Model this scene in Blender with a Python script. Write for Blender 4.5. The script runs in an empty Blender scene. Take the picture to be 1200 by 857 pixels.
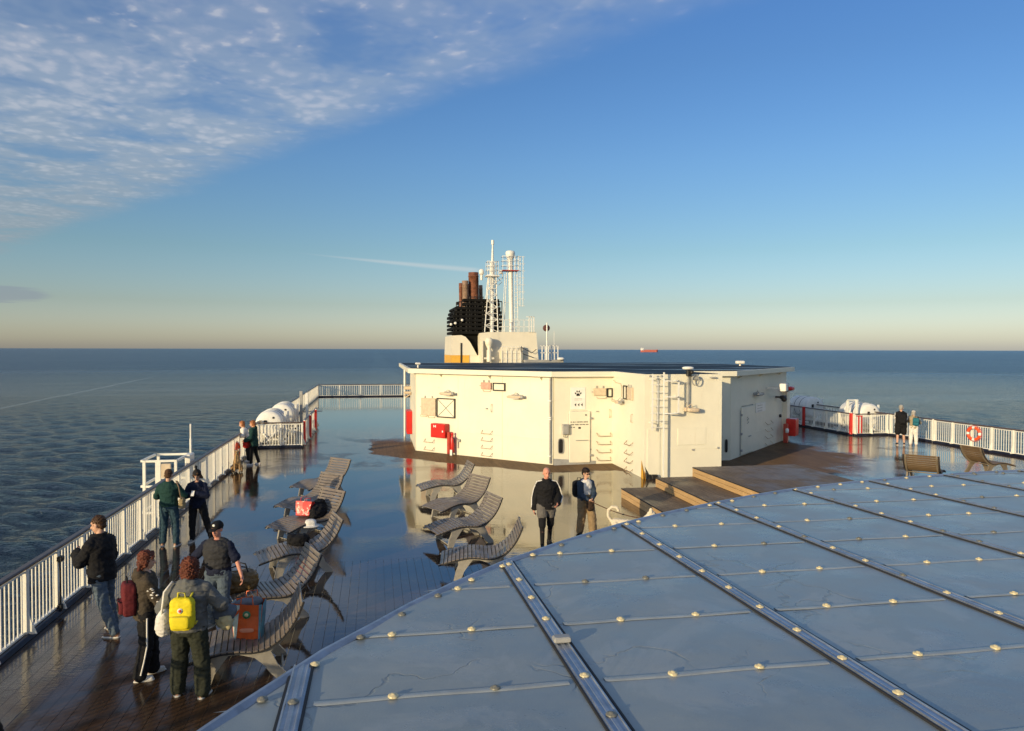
import bpy, bmesh, math, random
from mathutils import Vector, Matrix, noise
random.seed(7)
PI = math.pi
R = math.radians
sc = bpy.context.scene
C = sc.collection

# ------------------------------------------------------------------ camera
F_PX = 870.0
EYE = 4.5
cam_d = bpy.data.cameras.new("camera")
cam_d.sensor_fit = 'HORIZONTAL'
cam_d.sensor_width = 36.0
cam_d.lens = 36.0 * F_PX / 1200.0
cam_d.clip_start = 0.05
cam_d.clip_end = 300000.0
cam = bpy.data.objects.new("camera", cam_d)
C.objects.link(cam)
yaw, pitch, roll = math.atan(160 / F_PX), math.atan(19 / F_PX), R(.14)
cf = Vector((math.sin(yaw) * math.cos(pitch), math.cos(yaw) * math.cos(pitch), -math.sin(pitch)))
cr = Vector((math.cos(yaw), -math.sin(yaw), 0)); cu = cr.cross(cf)
r2 = cr * math.cos(roll) + cu * math.sin(roll); u2 = -cr * math.sin(roll) + cu * math.cos(roll)
mw = Matrix((r2, u2, -cf)).transposed().to_4x4(); mw.translation = (0, 0, EYE)
cam.matrix_world = mw
sc.camera = cam

# ------------------------------------------------------------------ light, sky, exposure
SUN_EL = R(10.5)
SUN_AZ = Vector((-.755, -.656)).normalized()          # horizontal direction towards the sun
sun_dir = Vector((SUN_AZ.x * math.cos(SUN_EL), SUN_AZ.y * math.cos(SUN_EL), math.sin(SUN_EL)))
sun_d = bpy.data.lights.new("sun", 'SUN')
sun_d.energy = 4.3
sun_d.angle = R(.55)
sun_d.color = (1.0, .79, .47)
sun = bpy.data.objects.new("sun", sun_d); C.objects.link(sun)
sun.rotation_euler = sun_dir.to_track_quat('Z', 'Y').to_euler()
sun.location = (-20, -20, 30)

sc.view_settings.view_transform = 'Standard'
sc.view_settings.look = 'None'
sc.view_settings.gamma = 1
sc.view_settings.exposure = 0.0
sc.view_settings.use_curve_mapping = False

world = bpy.data.worlds.new("World"); sc.world = world
world.use_nodes = True
wt = world.node_tree; wt.nodes.clear()


class NT:
    """small helper for node trees"""
    def __init__(s, t): s.t = t
    def n(s, typ, **kw):
        nd = s.t.nodes.new(typ)
        ins = kw.pop('ins', {})
        for k, v in kw.items(): setattr(nd, k, v)
        for k, v in ins.items(): s.set(nd, k, v)
        return nd
    def set(s, nd, k, v):
        i = nd.inputs[k]
        if isinstance(v, bpy.types.NodeSocket): s.t.links.new(v, i)
        elif isinstance(v, bpy.types.Node): s.t.links.new(v.outputs[0], i)
        else: i.default_value = v
    def m(s, op, a, b=None, c=None, clamp=False):
        nd = s.t.nodes.new('ShaderNodeMath'); nd.operation = op; nd.use_clamp = clamp
        for i, v in enumerate((a, b, c)):
            if v is not None: s.set(nd, i, v)
        return nd.outputs[0]
    def mr(s, v, a, b, c=0.0, d=1.0, smooth=True):
        nd = s.t.nodes.new('ShaderNodeMapRange')
        if smooth: nd.interpolation_type = 'SMOOTHSTEP'
        for i, x in enumerate((v, a, b, c, d)): s.set(nd, i, x)
        return nd.outputs[0]
    def mix(s, f, a, b, typ='MIX'):
        nd = s.t.nodes.new('ShaderNodeMix'); nd.data_type = 'RGBA'; nd.blend_type = typ
        s.set(nd, 0, f); s.set(nd, 6, a); s.set(nd, 7, b)
        return nd.outputs[2]
    def noise(s, vec, scale, detail=3, rough=.5, dist=0):
        nd = s.t.nodes.new('ShaderNodeTexNoise')
        if vec is not None: s.set(nd, 'Vector', vec)
        s.set(nd, 'Scale', scale); s.set(nd, 'Detail', detail); s.set(nd, 'Roughness', rough); s.set(nd, 'Distortion', dist)
        return nd.outputs[0]
    def comb(s, x, y, z=0.0):
        nd = s.t.nodes.new('ShaderNodeCombineXYZ')
        for i, v in enumerate((x, y, z)): s.set(nd, i, v)
        return nd.outputs[0]
    def sep(s, v):
        nd = s.t.nodes.new('ShaderNodeSeparateXYZ'); s.set(nd, 0, v)
        return nd.outputs


W = NT(wt)
sky = W.n('ShaderNodeTexSky', sky_type='NISHITA', sun_disc=False, sun_elevation=SUN_EL,
          sun_rotation=math.atan2(SUN_AZ.x, SUN_AZ.y) % (2 * PI), altitude=0, air_density=1.0, dust_density=.9, ozone_density=1.6)
tc = W.n('ShaderNodeTexCoord')
sx, sy, sz = W.sep(tc.outputs['Generated'])
zc = W.m('MAXIMUM', sz, .03)
ppx = W.m('DIVIDE', sx, zc); ppy = W.m('DIVIDE', sy, zc)          # point on a flat cloud deck of height 1
pv = W.comb(ppx, ppy, 0.0)
wn = W.noise(pv, .9, 4, .6)
edge = W.m('ADD', W.m('MULTIPLY', ppx, 1.385), W.m('ADD', ppy, -3.1))
edge = W.m('ADD', edge, W.m('MULTIPLY', W.m('SUBTRACT', wn, .5), .7))
band = W.mr(edge, .42, -.30)
band = W.m('MULTIPLY', band, W.mr(edge, -9.0, -6.0))
pr = W.n('ShaderNodeVectorRotate', rotation_type='Z_AXIS', ins={'Vector': pv, 'Angle': R(-22)})
ps = W.n('ShaderNodeVectorMath', operation='MULTIPLY', ins={0: pr, 1: (1.0, .68, 1)})
wv_ = W.n('ShaderNodeVectorMath', operation='ADD', ins={0: ps, 1: W.n('ShaderNodeVectorMath', operation='SCALE', ins={0: W.n('ShaderNodeTexNoise', ins={'Vector': ps, 'Scale': 7.0, 'Detail': 3}).outputs['Color'], 'Scale': .12})})
vor = W.n('ShaderNodeTexVoronoi', feature='SMOOTH_F1', ins={'Vector': wv_, 'Scale': 16.0, 'Smoothness': .5}).outputs['Distance']
cells = W.m('ADD', W.m('MULTIPLY', W.noise(ps, 20, 2.5, .5, .3), .45), W.m('MULTIPLY', W.m('SUBTRACT', 1.0, W.m('MULTIPLY', vor, 1.15)), .52))
big = W.noise(pv, 2.2, 4, .62, .3)
fine = W.noise(ps, 30, 3, .6)
cc = W.m('ADD', W.m('MULTIPLY', cells, .7), W.m('ADD', W.m('MULTIPLY', big, .75), W.m('MULTIPLY', fine, .18)))
deep = W.mr(edge, -.1, -1.6)
thr = W.mr(deep, 0, 1, .86, .80, False)
puff = W.mr(cc, W.m('SUBTRACT', thr, .10), W.m('ADD', thr, .20))
veil = W.m('MULTIPLY', W.m('ADD', .22, W.m('MULTIPLY', W.mr(big, .28, .58), .62)), W.mr(sz, .40, .20, .58, 1.0))
cov = W.m('MULTIPLY', band, W.m('MAXIMUM', W.m('MULTIPLY', puff, .68), veil))
# small dark cloud low on the left, and a thin contrail
az = W.m('ARCTAN2', sx, sy); el = W.m('ARCSINE', sz)
e1 = W.m('POWER', W.m('DIVIDE', W.m('ADD', az, R(25.2)), R(4.0)), 2)
e2 = W.m('POWER', W.m('DIVIDE', W.m('ADD', el, W.m('ADD', R(-3.45), W.m('MULTIPLY', W.m('SUBTRACT', wn, .5), .012))), R(.62)), 2)
small = W.m('MULTIPLY', W.mr(W.m('ADD', e1, e2), 1.1, .55), .55)
slope = W.m('ADD', W.m('MULTIPLY', az, -.075), R(6.63))
d1 = W.m('ABSOLUTE', W.m('SUBTRACT', el, slope))
cw = W.mr(az, R(-7), R(7), R(.05), R(.22))
trail = W.m('MULTIPLY', W.mr(W.m('DIVIDE', d1, cw), 1.3, .1), W.m('MULTIPLY', W.mr(az, R(-6.5), R(2)), W.mr(az, R(8.6), R(7.2))))
trail = W.m('MULTIPLY', trail, .32)
skyc = W.n('ShaderNodeHueSaturation', ins={'Saturation': 1.12, 'Value': 1.0, 'Color': sky})
elm = W.mr(sz, 0.0, .36)
skyc = W.mix(1.0, skyc, W.mix(elm, (1.05, 1.0, .93, 1), (.86, .98, 1.14, 1)), 'MULTIPLY')
grade = W.n('ShaderNodeValToRGB', ins={0: sz})          # clear-air colour grade of the sky by elevation
GR = [(.0, (1.75, 2.0, 3.6)), (.0114, (1.72, 1.99, 3.35)), (.058, (1.30, 1.44, 1.98)), (.127, (1.18, 1.38, 1.62)), (.239, (1.22, 1.42, 1.68)), (.35, (1.17, 1.36, 1.63)), (.41, (1.16, 1.38, 1.72)), (1.0, (1.1, 1.3, 1.6))]
er = grade.color_ramp.elements
while len(er) < len(GR): er.new(.5)
for e_, (p_, c_) in zip(er, GR): e_.position = p_; e_.color = (c_[0] / 4, c_[1] / 4, c_[2] / 4, 1)
grade = W.n('ShaderNodeVectorMath', operation='SCALE', ins={0: grade, 'Scale': 4.0})
skyc = W.mix(1.0, skyc, grade, 'MULTIPLY')
lowf = W.mr(sz, .06, .34)
ccol = W.mix(lowf, (3.5, 4.05, 4.5, 1), (4.9, 5.7, 6.6, 1))
ccol = W.mix(W.m('MULTIPLY', puff, lowf), ccol, (7.8, 7.8, 8.0, 1))
s1 = W.mix(W.m('MULTIPLY', cov, .84), skyc, ccol)
s2 = W.mix(small, s1, (3.0, 3.5, 4.3, 1))
s3 = W.mix(trail, s2, (9.0, 8.6, 8.2, 1))
bg = W.n('ShaderNodeBackground', ins={'Color': s3, 'Strength': .085})
wo = W.n('ShaderNodeOutputWorld', ins={'Surface': bg})

# ------------------------------------------------------------------ materials
MATS = {}


def mat(name, col, rough=.6, spec=.5, metal=0.0, var=.0, vscale=3.0, bump=0.0, bscale=60.0, coat=0.0, fn=None):
    if name in MATS: return MATS[name]
    m = bpy.data.materials.new(name); m.use_nodes = True
    t = NT(m.node_tree); b = m.node_tree.nodes['Principled BSDF']
    t.set(b, 'Roughness', rough); t.set(b, 'Specular IOR Level', spec); t.set(b, 'Metallic', metal); t.set(b, 'Coat Weight', coat)
    c4 = (col[0], col[1], col[2], 1)
    co = t.n('ShaderNodeTexCoord').outputs['Object']
    if var:
        f = t.noise(co, vscale, 5, .65)
        dk = tuple(x * (1 - var) for x in col) + (1,); lt = tuple(min(1, x * (1 + var)) for x in col) + (1,)
        t.set(b, 'Base Color', t.mix(t.mr(f, .3, .7), dk, lt))
    else: t.set(b, 'Base Color', c4)
    if bump:
        bn = t.n('ShaderNodeBump', ins={'Strength': 1.0, 'Distance': bump, 'Height': t.noise(co, bscale, 4, .6)})
        t.set(b, 'Normal', bn)
    if fn: fn(t, b, co)
    MATS[name] = m
    return m


def paint_fn(base, rust):
    def fn(t, b, co):
        geo = t.n('ShaderNodeNewGeometry').outputs['Position']
        x, y, z = t.sep(geo)
        st = t.comb(t.m('MULTIPLY', t.m('ADD', x, y), 5.0), t.m('MULTIPLY', t.m('SUBTRACT', x, y), 5.0), t.m('MULTIPLY', z, .5))
        streak = t.mr(t.noise(st, 1.6, 5, .7), .60, .80)
        blot = t.noise(geo, .8, 5, .6)
        c = t.mix(t.mr(blot, .35, .7), tuple(v * .93 for v in base) + (1,), base + (1,))
        c = t.mix(t.m('MULTIPLY', streak, .42), c, rust + (1,))
        spots = t.mr(t.noise(geo, 9, 3, .6), .72, .78)
        c = t.mix(t.m('MULTIPLY', spots, .3), c, (.42, .22, .10, 1))
        t.set(b, 'Base Color', c)
        bn = t.n('ShaderNodeBump', ins={'Strength': 1.0, 'Distance': .03, 'Height': t.noise(geo, 1.3, 3, .5)})
        t.set(b, 'Normal', bn)
    return fn


M_WALL = mat('cream_paint', (.80, .77, .66), .42, fn=paint_fn((.83, .79, .64), (.62, .50, .32)))
M_WHITE = mat('white_paint', (.80, .79, .74), .4, var=.06, vscale=4)
M_RAILW = mat('rail_white_paint', (.82, .80, .72), .4, var=.06, vscale=9)
M_STEELD = mat('dark_blue_kerb_paint', (.012, .016, .035), .35, var=.5, vscale=6)
M_HAND = mat('varnished_handrail_wood', (.09, .06, .045), .38, var=.35, vscale=14)
M_MATTB = mat('sooty_black_paint', (.008, .008, .008), .85, .15, var=.4, vscale=2)
M_BLACK = mat('black_paint', (.015, .014, .014), .45, var=.3, vscale=5)
M_RED = mat('fire_red_paint', (.62, .022, .016), .35, var=.1)
M_REDD = mat('dark_red_paint', (.45, .05, .03), .4, var=.15)
M_GREY = mat('grey_paint', (.33, .33, .32), .5, var=.15)
M_GALV = mat('galvanised_steel', (.55, .55, .54), .38, metal=.85, var=.15, vscale=20)
M_DARK = mat('dark_rubber', (.02, .02, .022), .7)
M_BEIGE = mat('beige_paint', (.62, .50, .36), .5, var=.12, vscale=8)
M_TAN = mat('shadow_toned_bar_paint', (.36, .25, .15), .5, var=.25, vscale=10)  # beige rung paint darkened, the rungs' brown shadows put into the colour
M_PINK = mat('weathered_pink_paint', (.60, .34, .26), .5, var=.15, vscale=8)
M_YELLOW = mat('yellow_paint', (.72, .38, .02), .5, var=.12)
M_GLASS = mat('lamp_glass', (.75, .75, .72), .12)
M_ORANGE = mat('orange_band_paint', (.78, .43, .06), .5, var=.08)
M_RUST = mat('rusty_exhaust_steel', (.21, .080, .045), .65, var=.45, vscale=2.5)
M_RUST2 = mat('pale_exhaust_steel', (.30, .20, .14), .6, var=.35, vscale=2.5)
M_CREAMF = mat('funnel_cream_paint', (.78, .73, .60), .5, fn=paint_fn((.78, .73, .60), (.55, .42, .28)))


def slat_fn(t, b, co):
    geo = t.n('ShaderNodeNewGeometry').outputs['Position']
    oi = t.n('ShaderNodeObjectInfo').outputs['Random']
    g = t.n('ShaderNodeVectorMath', operation='MULTIPLY', ins={0: co, 1: (60, 3.5, 30)})
    f = t.noise(g, 1.0, 4, .6)
    c = t.mix(t.mr(f, .3, .75), (.11, .095, .085, 1), (.255, .222, .185, 1))
    c = t.mix(t.m('MULTIPLY', oi, .5), c, (.20, .155, .125, 1))
    c = t.mix(t.m('MULTIPLY', t.mr(t.noise(geo, 5, 4), .5, .7), .35), c, (.10, .085, .075, 1))
    t.set(b, 'Base Color', c)
    t.set(b, 'Roughness', t.mr(t.noise(geo, 4, 3), .4, .65, .32, .6))
    t.set(b, 'Normal', t.n('ShaderNodeBump', ins={'Strength': .5, 'Distance': .003, 'Height': f}))


M_SLAT = mat('weathered_slat_wood', (.3, .26, .2), .5, fn=slat_fn)


def slat2_fn(t, b, co):
    g = t.n('ShaderNodeVectorMath', operation='MULTIPLY', ins={0: co, 1: (60, 3.5, 30)})
    f = t.noise(g, 1.0, 4, .6)
    oi = t.n('ShaderNodeObjectInfo').outputs['Random']
    c = t.mix(t.mr(f, .3, .75), (.12, .075, .035, 1), (.21, .135, .065, 1))
    t.set(b, 'Base Color', t.mix(t.m('MULTIPLY', oi, .4), c, (.14, .10, .06, 1)))


M_SLAT2 = mat('brown_slat_wood', (.3, .2, .1), .5, fn=slat2_fn)
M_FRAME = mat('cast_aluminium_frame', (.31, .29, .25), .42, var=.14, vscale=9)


def board_fn(c1, c2, rl, rh):
    def fn(t, b, co):
        geo = t.n('ShaderNodeNewGeometry').outputs['Position']
        oi = t.n('ShaderNodeObjectInfo').outputs['Random']
        g = t.n('ShaderNodeVectorMath', operation='MULTIPLY', ins={0: geo, 1: (34, 1.6, 34)})
        f = t.noise(g, 1.0, 5, .6)
        c = t.mix(t.mr(f, .3, .75), c1 + (1,), c2 + (1,))
        c = t.mix(t.m('MULTIPLY', oi, .35), c, tuple(v * .6 for v in c1) + (1,))
        salt = t.mr(t.noise(geo, 2.4, 6, .7), .60, .72)
        t.set(b, 'Base Color', c)
        t.set(b, 'Roughness', t.mr(t.noise(geo, .7, 4, .6), .42, .6, rl, rh))
        t.set(b, 'Normal', t.n('ShaderNodeBump', ins={'Strength': .5, 'Distance': .003, 'Height': f}))
    return fn


M_TREAD = mat('damp_tread_boards', (.1, .08, .06), .5, fn=board_fn((.135, .092, .055), (.225, .160, .098), .42, .72))
M_RISER = mat('varnished_riser_boards', (.4, .25, .12), .5, fn=board_fn((.48, .30, .13), (.62, .42, .21), .4, .6))


# wet deck ---------------------------------------------------------
def make_deck_mat():
    m = bpy.data.materials.new('wet_deck_boards'); m.use_nodes = True
    t = NT(m.node_tree); t.t.nodes.clear()
    geo = t.n('ShaderNodeNewGeometry').outputs['Position']
    x, y, z = t.sep(geo)
    # dry ground: lee of the deck building (distance to its diagonal and side faces)
    wob = t.m('SUBTRACT', t.noise(geo, .75, 6, .6), .5)
    dA = t.m('MULTIPLY', t.m('SUBTRACT', 34.86, t.m('ADD', x, y)), .7071)
    dB = t.m('SUBTRACT', 28.05, y)
    dL = t.m('SUBTRACT', 1.74, x)
    dE = t.m('MULTIPLY', t.m('SUBTRACT', t.m('SUBTRACT', x, y), -13.6), .7071)
    d1 = t.m('MAXIMUM', dA, t.m('MAXIMUM', dB, dL))
    lim = t.mr(x, 3.0, 9.0, 2.0, 1.5, False)
    lim = t.mr(x, 8.8, 9.8, lim, 3.2, False)
    dry1 = t.mr(t.m('SUBTRACT', t.m('ADD', d1, t.m('MULTIPLY', wob, 1.1)), lim), .10, -.10)
    dry1 = t.m('MULTIPLY', dry1, t.mr(x, 14.6, 14.0))
    dry1 = t.m('MULTIPLY', dry1, t.mr(t.m('ADD', y, t.m('MULTIPLY', wob, 5)), 38.5, 35.5))
    dry2 = t.m('MULTIPLY', t.mr(t.m('ADD', dE, t.m('MULTIPLY', wob, 3.4)), 5.2, 3.4), t.mr(x, 13.2, 14.2))
    dry2 = t.m('MULTIPLY', dry2, t.mr(t.m('ADD', x, t.m('MULTIPLY', wob, 5)), 21.0, 19.4))
    # brownish thin-film islands in the puddle
    isl = t.m('MULTIPLY', t.mr(t.noise(geo, .42, 6, .66, .4), .50, .60), t.m('MULTIPLY', t.mr(y, 25.5, 30), t.mr(y, 41, 36)))
    dry = t.m('MAXIMUM', dry1, dry2)
    fr = t.mr(t.m('ADD', t.m('ADD', y, t.m('MULTIPLY', wob, 4.0)), t.m('MULTIPLY', t.m('ADD', x, 2.6), 1.4)), 15.0, 8.5)            # only damp, not flooded, forward of the loungers
    left = t.mr(t.m('ADD', x, t.m('MULTIPLY', wob, 1.4)), -4.1, -3.4)
    damp = t.m('MULTIPLY', fr, t.m('ADD', .45, t.m('MULTIPLY', t.mr(t.noise(geo, .8, 5, .6), .38, .62), .55)))
    damp = t.m('MAXIMUM', t.m('MULTIPLY', damp, t.m('ADD', .35, t.m('MULTIPLY', left, .65))), t.m('MULTIPLY', isl, .42))
    wet = t.m('MULTIPLY', t.m('SUBTRACT', 1.0, dry), t.m('SUBTRACT', 1.0, damp))
    # boards
    bx = t.m('ADD', t.m('DIVIDE', x, .16), 100.0)
    fx = t.m('FRACT', bx)
    seam = t.m('MAXIMUM', t.mr(t.m('ABSOLUTE', t.m('SUBTRACT', fx, .5)), .47, .495), 0.0)
    far = t.mr(y, 15.9, 16.1)
    fade = t.mr(y, 22, 45, 1.0, .25)
    seam = t.m('MULTIPLY', t.m('MULTIPLY', seam, far), t.mr(wet, .3, .95, 1.0, .28))
    oi = t.n('ShaderNodeTexWhiteNoise', noise_dimensions='2D',
             ins={'Vector': t.comb(t.m('FLOOR', bx), t.m('FLOOR', t.m('DIVIDE', t.m('ADD', y, t.m('MULTIPLY', t.m('FLOOR', bx), .83)), 2.4)), 0.0)}).outputs['Value']
    g = t.n('ShaderNodeVectorMath', operation='MULTIPLY', ins={0: geo, 1: (30, 1.5, 30)})
    grain = t.noise(g, 1.0, 5, .6)
    cd = t.mix(t.mr(grain, .3, .75), (.120, .070, .034, 1), (.170, .102, .052, 1))
    cw_ = t.mix(t.mr(grain, .3, .75), (.040, .024, .015, 1), (.062, .037, .022, 1))
    col = t.mix(wet, cd, cw_)
    col = t.mix(t.m('MULTIPLY', damp, .7), col, (.034, .0125, .0055, 1))  # damp wood tone, darkened further to paint in the lack of direct sun
    col = t.mix(t.m('MULTIPLY', oi, .35), col, (.035, .024, .017, 1))
    col = t.mix(t.m('MULTIPLY', seam, .8), col, (.008, .006, .005, 1))
    wn1 = t.noise(t.n('ShaderNodeVectorMath', operation='MULTIPLY', ins={0: geo, 1: (1.0, 2.0, 1)}), 2.6, 3, .55)
    rip = t.noise(t.n('ShaderNodeVectorMath', operation='MULTIPLY', ins={0: geo, 1: (1.0, 2.4, 1)}), 9.0, 3, .55)
    ripamt = t.m('MULTIPLY', t.m('MAXIMUM', t.mr(t.noise(geo, .22, 3, .5), .48, .64), t.m('MULTIPLY', t.mr(y, 27, 33), .8)), wet)
    calm = t.mr(y, 38, 46, 1.0, .12)
    hgt = t.m('MULTIPLY', calm, t.m('ADD', t.m('MULTIPLY', rip, t.m('ADD', .00025, t.m('MULTIPLY', ripamt, .0065))), t.m('MULTIPLY', wn1, .0011)))
    hgt = t.m('SUBTRACT', hgt, t.m('MULTIPLY', seam, t.m('ADD', .0004, t.m('MULTIPLY', t.m('SUBTRACT', 1.0, wet), .003))))
    hgt = t.m('ADD', hgt, t.m('MULTIPLY', grain, t.m('MULTIPLY', t.m('SUBTRACT', 1.0, wet), .0016)))
    bn = t.n('ShaderNodeBump', ins={'Strength': 1.0, 'Distance': 1.0, 'Height': hgt})
    dif = t.n('ShaderNodeBsdfDiffuse', ins={'Color': col, 'Roughness': .3, 'Normal': bn})
    rg = t.mr(wet, .1, .95, .33, .045, False)
    gl = t.n('ShaderNodeBsdfGlossy', ins={'Color': (.97, .97, .97, 1), 'Roughness': rg, 'Normal': bn})
    fres = t.n('ShaderNodeFresnel', ins={'IOR': t.mr(wet, 0.0, 1.0, 1.30, 2.22, False), 'Normal': bn})
    fac = t.m('MULTIPLY', fres, t.mr(wet, 0.0, .9, .16, 1.0, False), clamp=True)
    fac = t.m('MULTIPLY', fac, t.m('SUBTRACT', 1.0, t.m('MULTIPLY', seam, .25)))
    mx = t.n('ShaderNodeMixShader', ins={0: fac, 1: dif, 2: gl})
    t.n('ShaderNodeOutputMaterial', ins={'Surface': mx})
    return m


M_DECK = make_deck_mat()


def make_sea_mat():
    m = bpy.data.materials.new('sea_water'); m.use_nodes = True
    t = NT(m.node_tree); b = m.node_tree.nodes['Principled BSDF']
    geo = t.n('ShaderNodeNewGeometry').outputs['Position']
    x, y, z = t.sep(geo)
    dist = t.n('ShaderNodeVectorMath', operation='LENGTH', ins={0: geo}).outputs['Value']
    s1 = t.n('ShaderNodeVectorRotate', rotation_type='Z_AXIS', ins={'Vector': geo, 'Angle': R(18)})
    s1 = t.n('ShaderNodeVectorMath', operation='MULTIPLY', ins={0: s1, 1: (.62, 1.0, 1)})
    h1 = t.noise(s1, 1.15, 4, .6, .25)
    h2 = t.noise(s1, .30, 4, .6)
    h3 = t.noise(s1, .012, 4, .5)
    # ship's own bow wave spreading out to port, as curved ridges
    wx = t.m('ADD', x, t.m('MULTIPLY', y, .42))
    ph = t.m('MULTIPLY', t.m('ADD', wx, t.m('MULTIPLY', h3, 16.0)), .62)
    ph = t.m('ADD', ph, t.m('MULTIPLY', h2, 1.2))
    wv = t.m('SINE', ph)
    wamt = t.m('MULTIPLY', t.mr(t.m('ABSOLUTE', t.m('ADD', wx, 24.0)), 34, 6), t.mr(y, 420, 60))
    wamt = t.m('MULTIPLY', wamt, t.mr(y, 10, 40))
    f1 = t.mr(dist, 60, 1500, 1.0, .9, False)
    hh = t.m('ADD', t.m('MULTIPLY', h1, 1.0), t.m('MULTIPLY', h2, t.mr(dist, 100, 500, .6, 2.6, False)))
    hh = t.m('ADD', hh, t.m('MULTIPLY', h3, 5.0))
    slick = t.mr(t.noise(t.n('ShaderNodeVectorMath', operation='MULTIPLY', ins={0: geo, 1: (.22, 1.0, 1)}), .006, 5, .62), .46, .60)
    hh = t.m('MULTIPLY', hh, t.m('SUBTRACT', 1.0, t.m('MULTIPLY', slick, t.mr(dist, 250, 700, 0.0, .38))))
    bn = t.n('ShaderNodeBump', ins={'Strength': 1.0, 'Distance': 1.25, 'Height': hh})
    t.set(b, 'Normal', bn)
    foam = t.mr(t.m('ABSOLUTE', t.m('ADD', t.m('ADD', x, t.m('MULTIPLY', y, .108)), t.m('ADD', 147.0, t.m('MULTIPLY', h3, 9.0)))), 3.2, .8)
    foam = t.m('MULTIPLY', t.m('MULTIPLY', foam, t.mr(y, 300, 420)), t.m('MULTIPLY', t.mr(y, 1000, 760), t.mr(h2, .3, .5)))
    wake = t.m('MULTIPLY', t.mr(t.m('ABSOLUTE', t.m('SUBTRACT', x, 10.8)), 22, 12), t.mr(h2, .4, .62))
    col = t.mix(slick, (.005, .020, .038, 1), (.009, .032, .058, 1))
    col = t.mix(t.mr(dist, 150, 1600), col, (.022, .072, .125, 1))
    col = t.mix(t.m('MULTIPLY', foam, .28), col, (.45, .5, .52, 1))
    col = t.mix(t.m('MULTIPLY', wake, .16), col, (.30, .42, .46, 1))
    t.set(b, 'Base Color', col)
    t.set(b, 'IOR', 1.33)
    t.set(b, 'Specular Tint', (.70, .87, 1.0, 1))
    t.set(b, 'Roughness', t.mr(dist, 80, 1400, .07, .30, False))
    return m


M_SEA = make_sea_mat()


def membrane_fn(t, b, co):
    geo = t.n('ShaderNodeNewGeometry').outputs['Position']
    oi = t.n('ShaderNodeObjectInfo').outputs['Random']
    f = t.noise(geo, 1.6, 6, .62)
    fine = t.noise(geo, 70, 3, .6)
    wob = t.n('ShaderNodeTexNoise', ins={'Vector': geo, 'Scale': 1.7, 'Detail': 4})
    wv = t.n('ShaderNodeVectorMath', operation='ADD', ins={0: geo, 1: wob.outputs['Color']})
    vo = t.n('ShaderNodeTexVoronoi', feature='DISTANCE_TO_EDGE', ins={'Vector': wv, 'Scale': 1.1})
    crease = t.m('MULTIPLY', t.mr(vo.outputs['Distance'], .018, .003), t.mr(t.noise(geo, 1.1, 3), .50, .62))
    c = t.mix(t.mr(f, .32, .70), (.205, .243, .250, 1), (.270, .308, .312, 1))
    c = t.mix(t.m('MULTIPLY', oi, .25), c, (.27, .29, .28, 1))
    c = t.mix(t.m('MULTIPLY', crease, .40), c, (.075, .085, .10, 1))
    st = t.mr(t.noise(geo, 4.0, 6, .75), .60, .70)
    c = t.mix(t.m('MULTIPLY', st, .30), c, (.15, .16, .16, 1))
    sp_ = t.mr(t.noise(geo, .7, 6, .7, 1.2), .52, .60)
    c = t.mix(t.m('MULTIPLY', sp_, .22), c, (.46, .47, .45, 1))
    dots = t.mr(t.noise(geo, 26, 2, .5), .76, .80)
    c = t.mix(t.m('MULTIPLY', dots, .5), c, (.10, .10, .09, 1))
    fl = t.mr(fine, .55, .72)
    c = t.mix(t.m('MULTIPLY', fl, .30), c, (.32, .34, .36, 1))
    t.set(b, 'Base Color', c)
    t.set(b, 'Roughness', t.mr(f, .3, .7, .24, .40)); t.set(b, 'Specular IOR Level', .8)
    h = t.m('ADD', t.m('MULTIPLY', t.noise(geo, 1.5, 3, .5), .02), t.m('ADD', t.m('MULTIPLY', crease, -.0025), t.m('MULTIPLY', fine, .0006)))
    t.set(b, 'Normal', t.n('ShaderNodeBump', ins={'Strength': 1.0, 'Distance': 1.0, 'Height': h}))


M_MEMB = mat('grey_roof_membrane', (.2, .2, .2), .4, fn=membrane_fn)
M_STRIP = mat('pale_lap_strip', (.34, .37, .372), .34, var=.12, vscale=6)
M_BATTEN = mat('aluminium_batten', (.30, .34, .40), .30, metal=.55, var=.18, vscale=8)
M_WASH = mat('cream_fixing_washer', (.62, .53, .32), .35, var=.2, vscale=40)
M_WASHD = mat('dull_fixing_washer', (.16, .16, .14), .45, var=.2, vscale=40)
def broof_fn(t, b, co):
    g = t.n('ShaderNodeVectorMath', operation='MULTIPLY', ins={0: co, 1: (.12, .9, 1)})
    f = t.mr(t.noise(g, 1.0, 4, .6), .50, .64)
    t.set(b, 'Base Color', t.mix(f, (.010, .016, .024, 1), (.11, .13, .14, 1))); t.set(b, 'Roughness', t.m('SUBTRACT', .6, t.m('MULTIPLY', f, .35)))
    t.set(b, 'Specular IOR Level', t.m('ADD', .08, t.m('MULTIPLY', f, .4)))
M_BROOF = mat('wet_dark_roof', (.014, .020, .026), .55, .12, fn=broof_fn)

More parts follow.
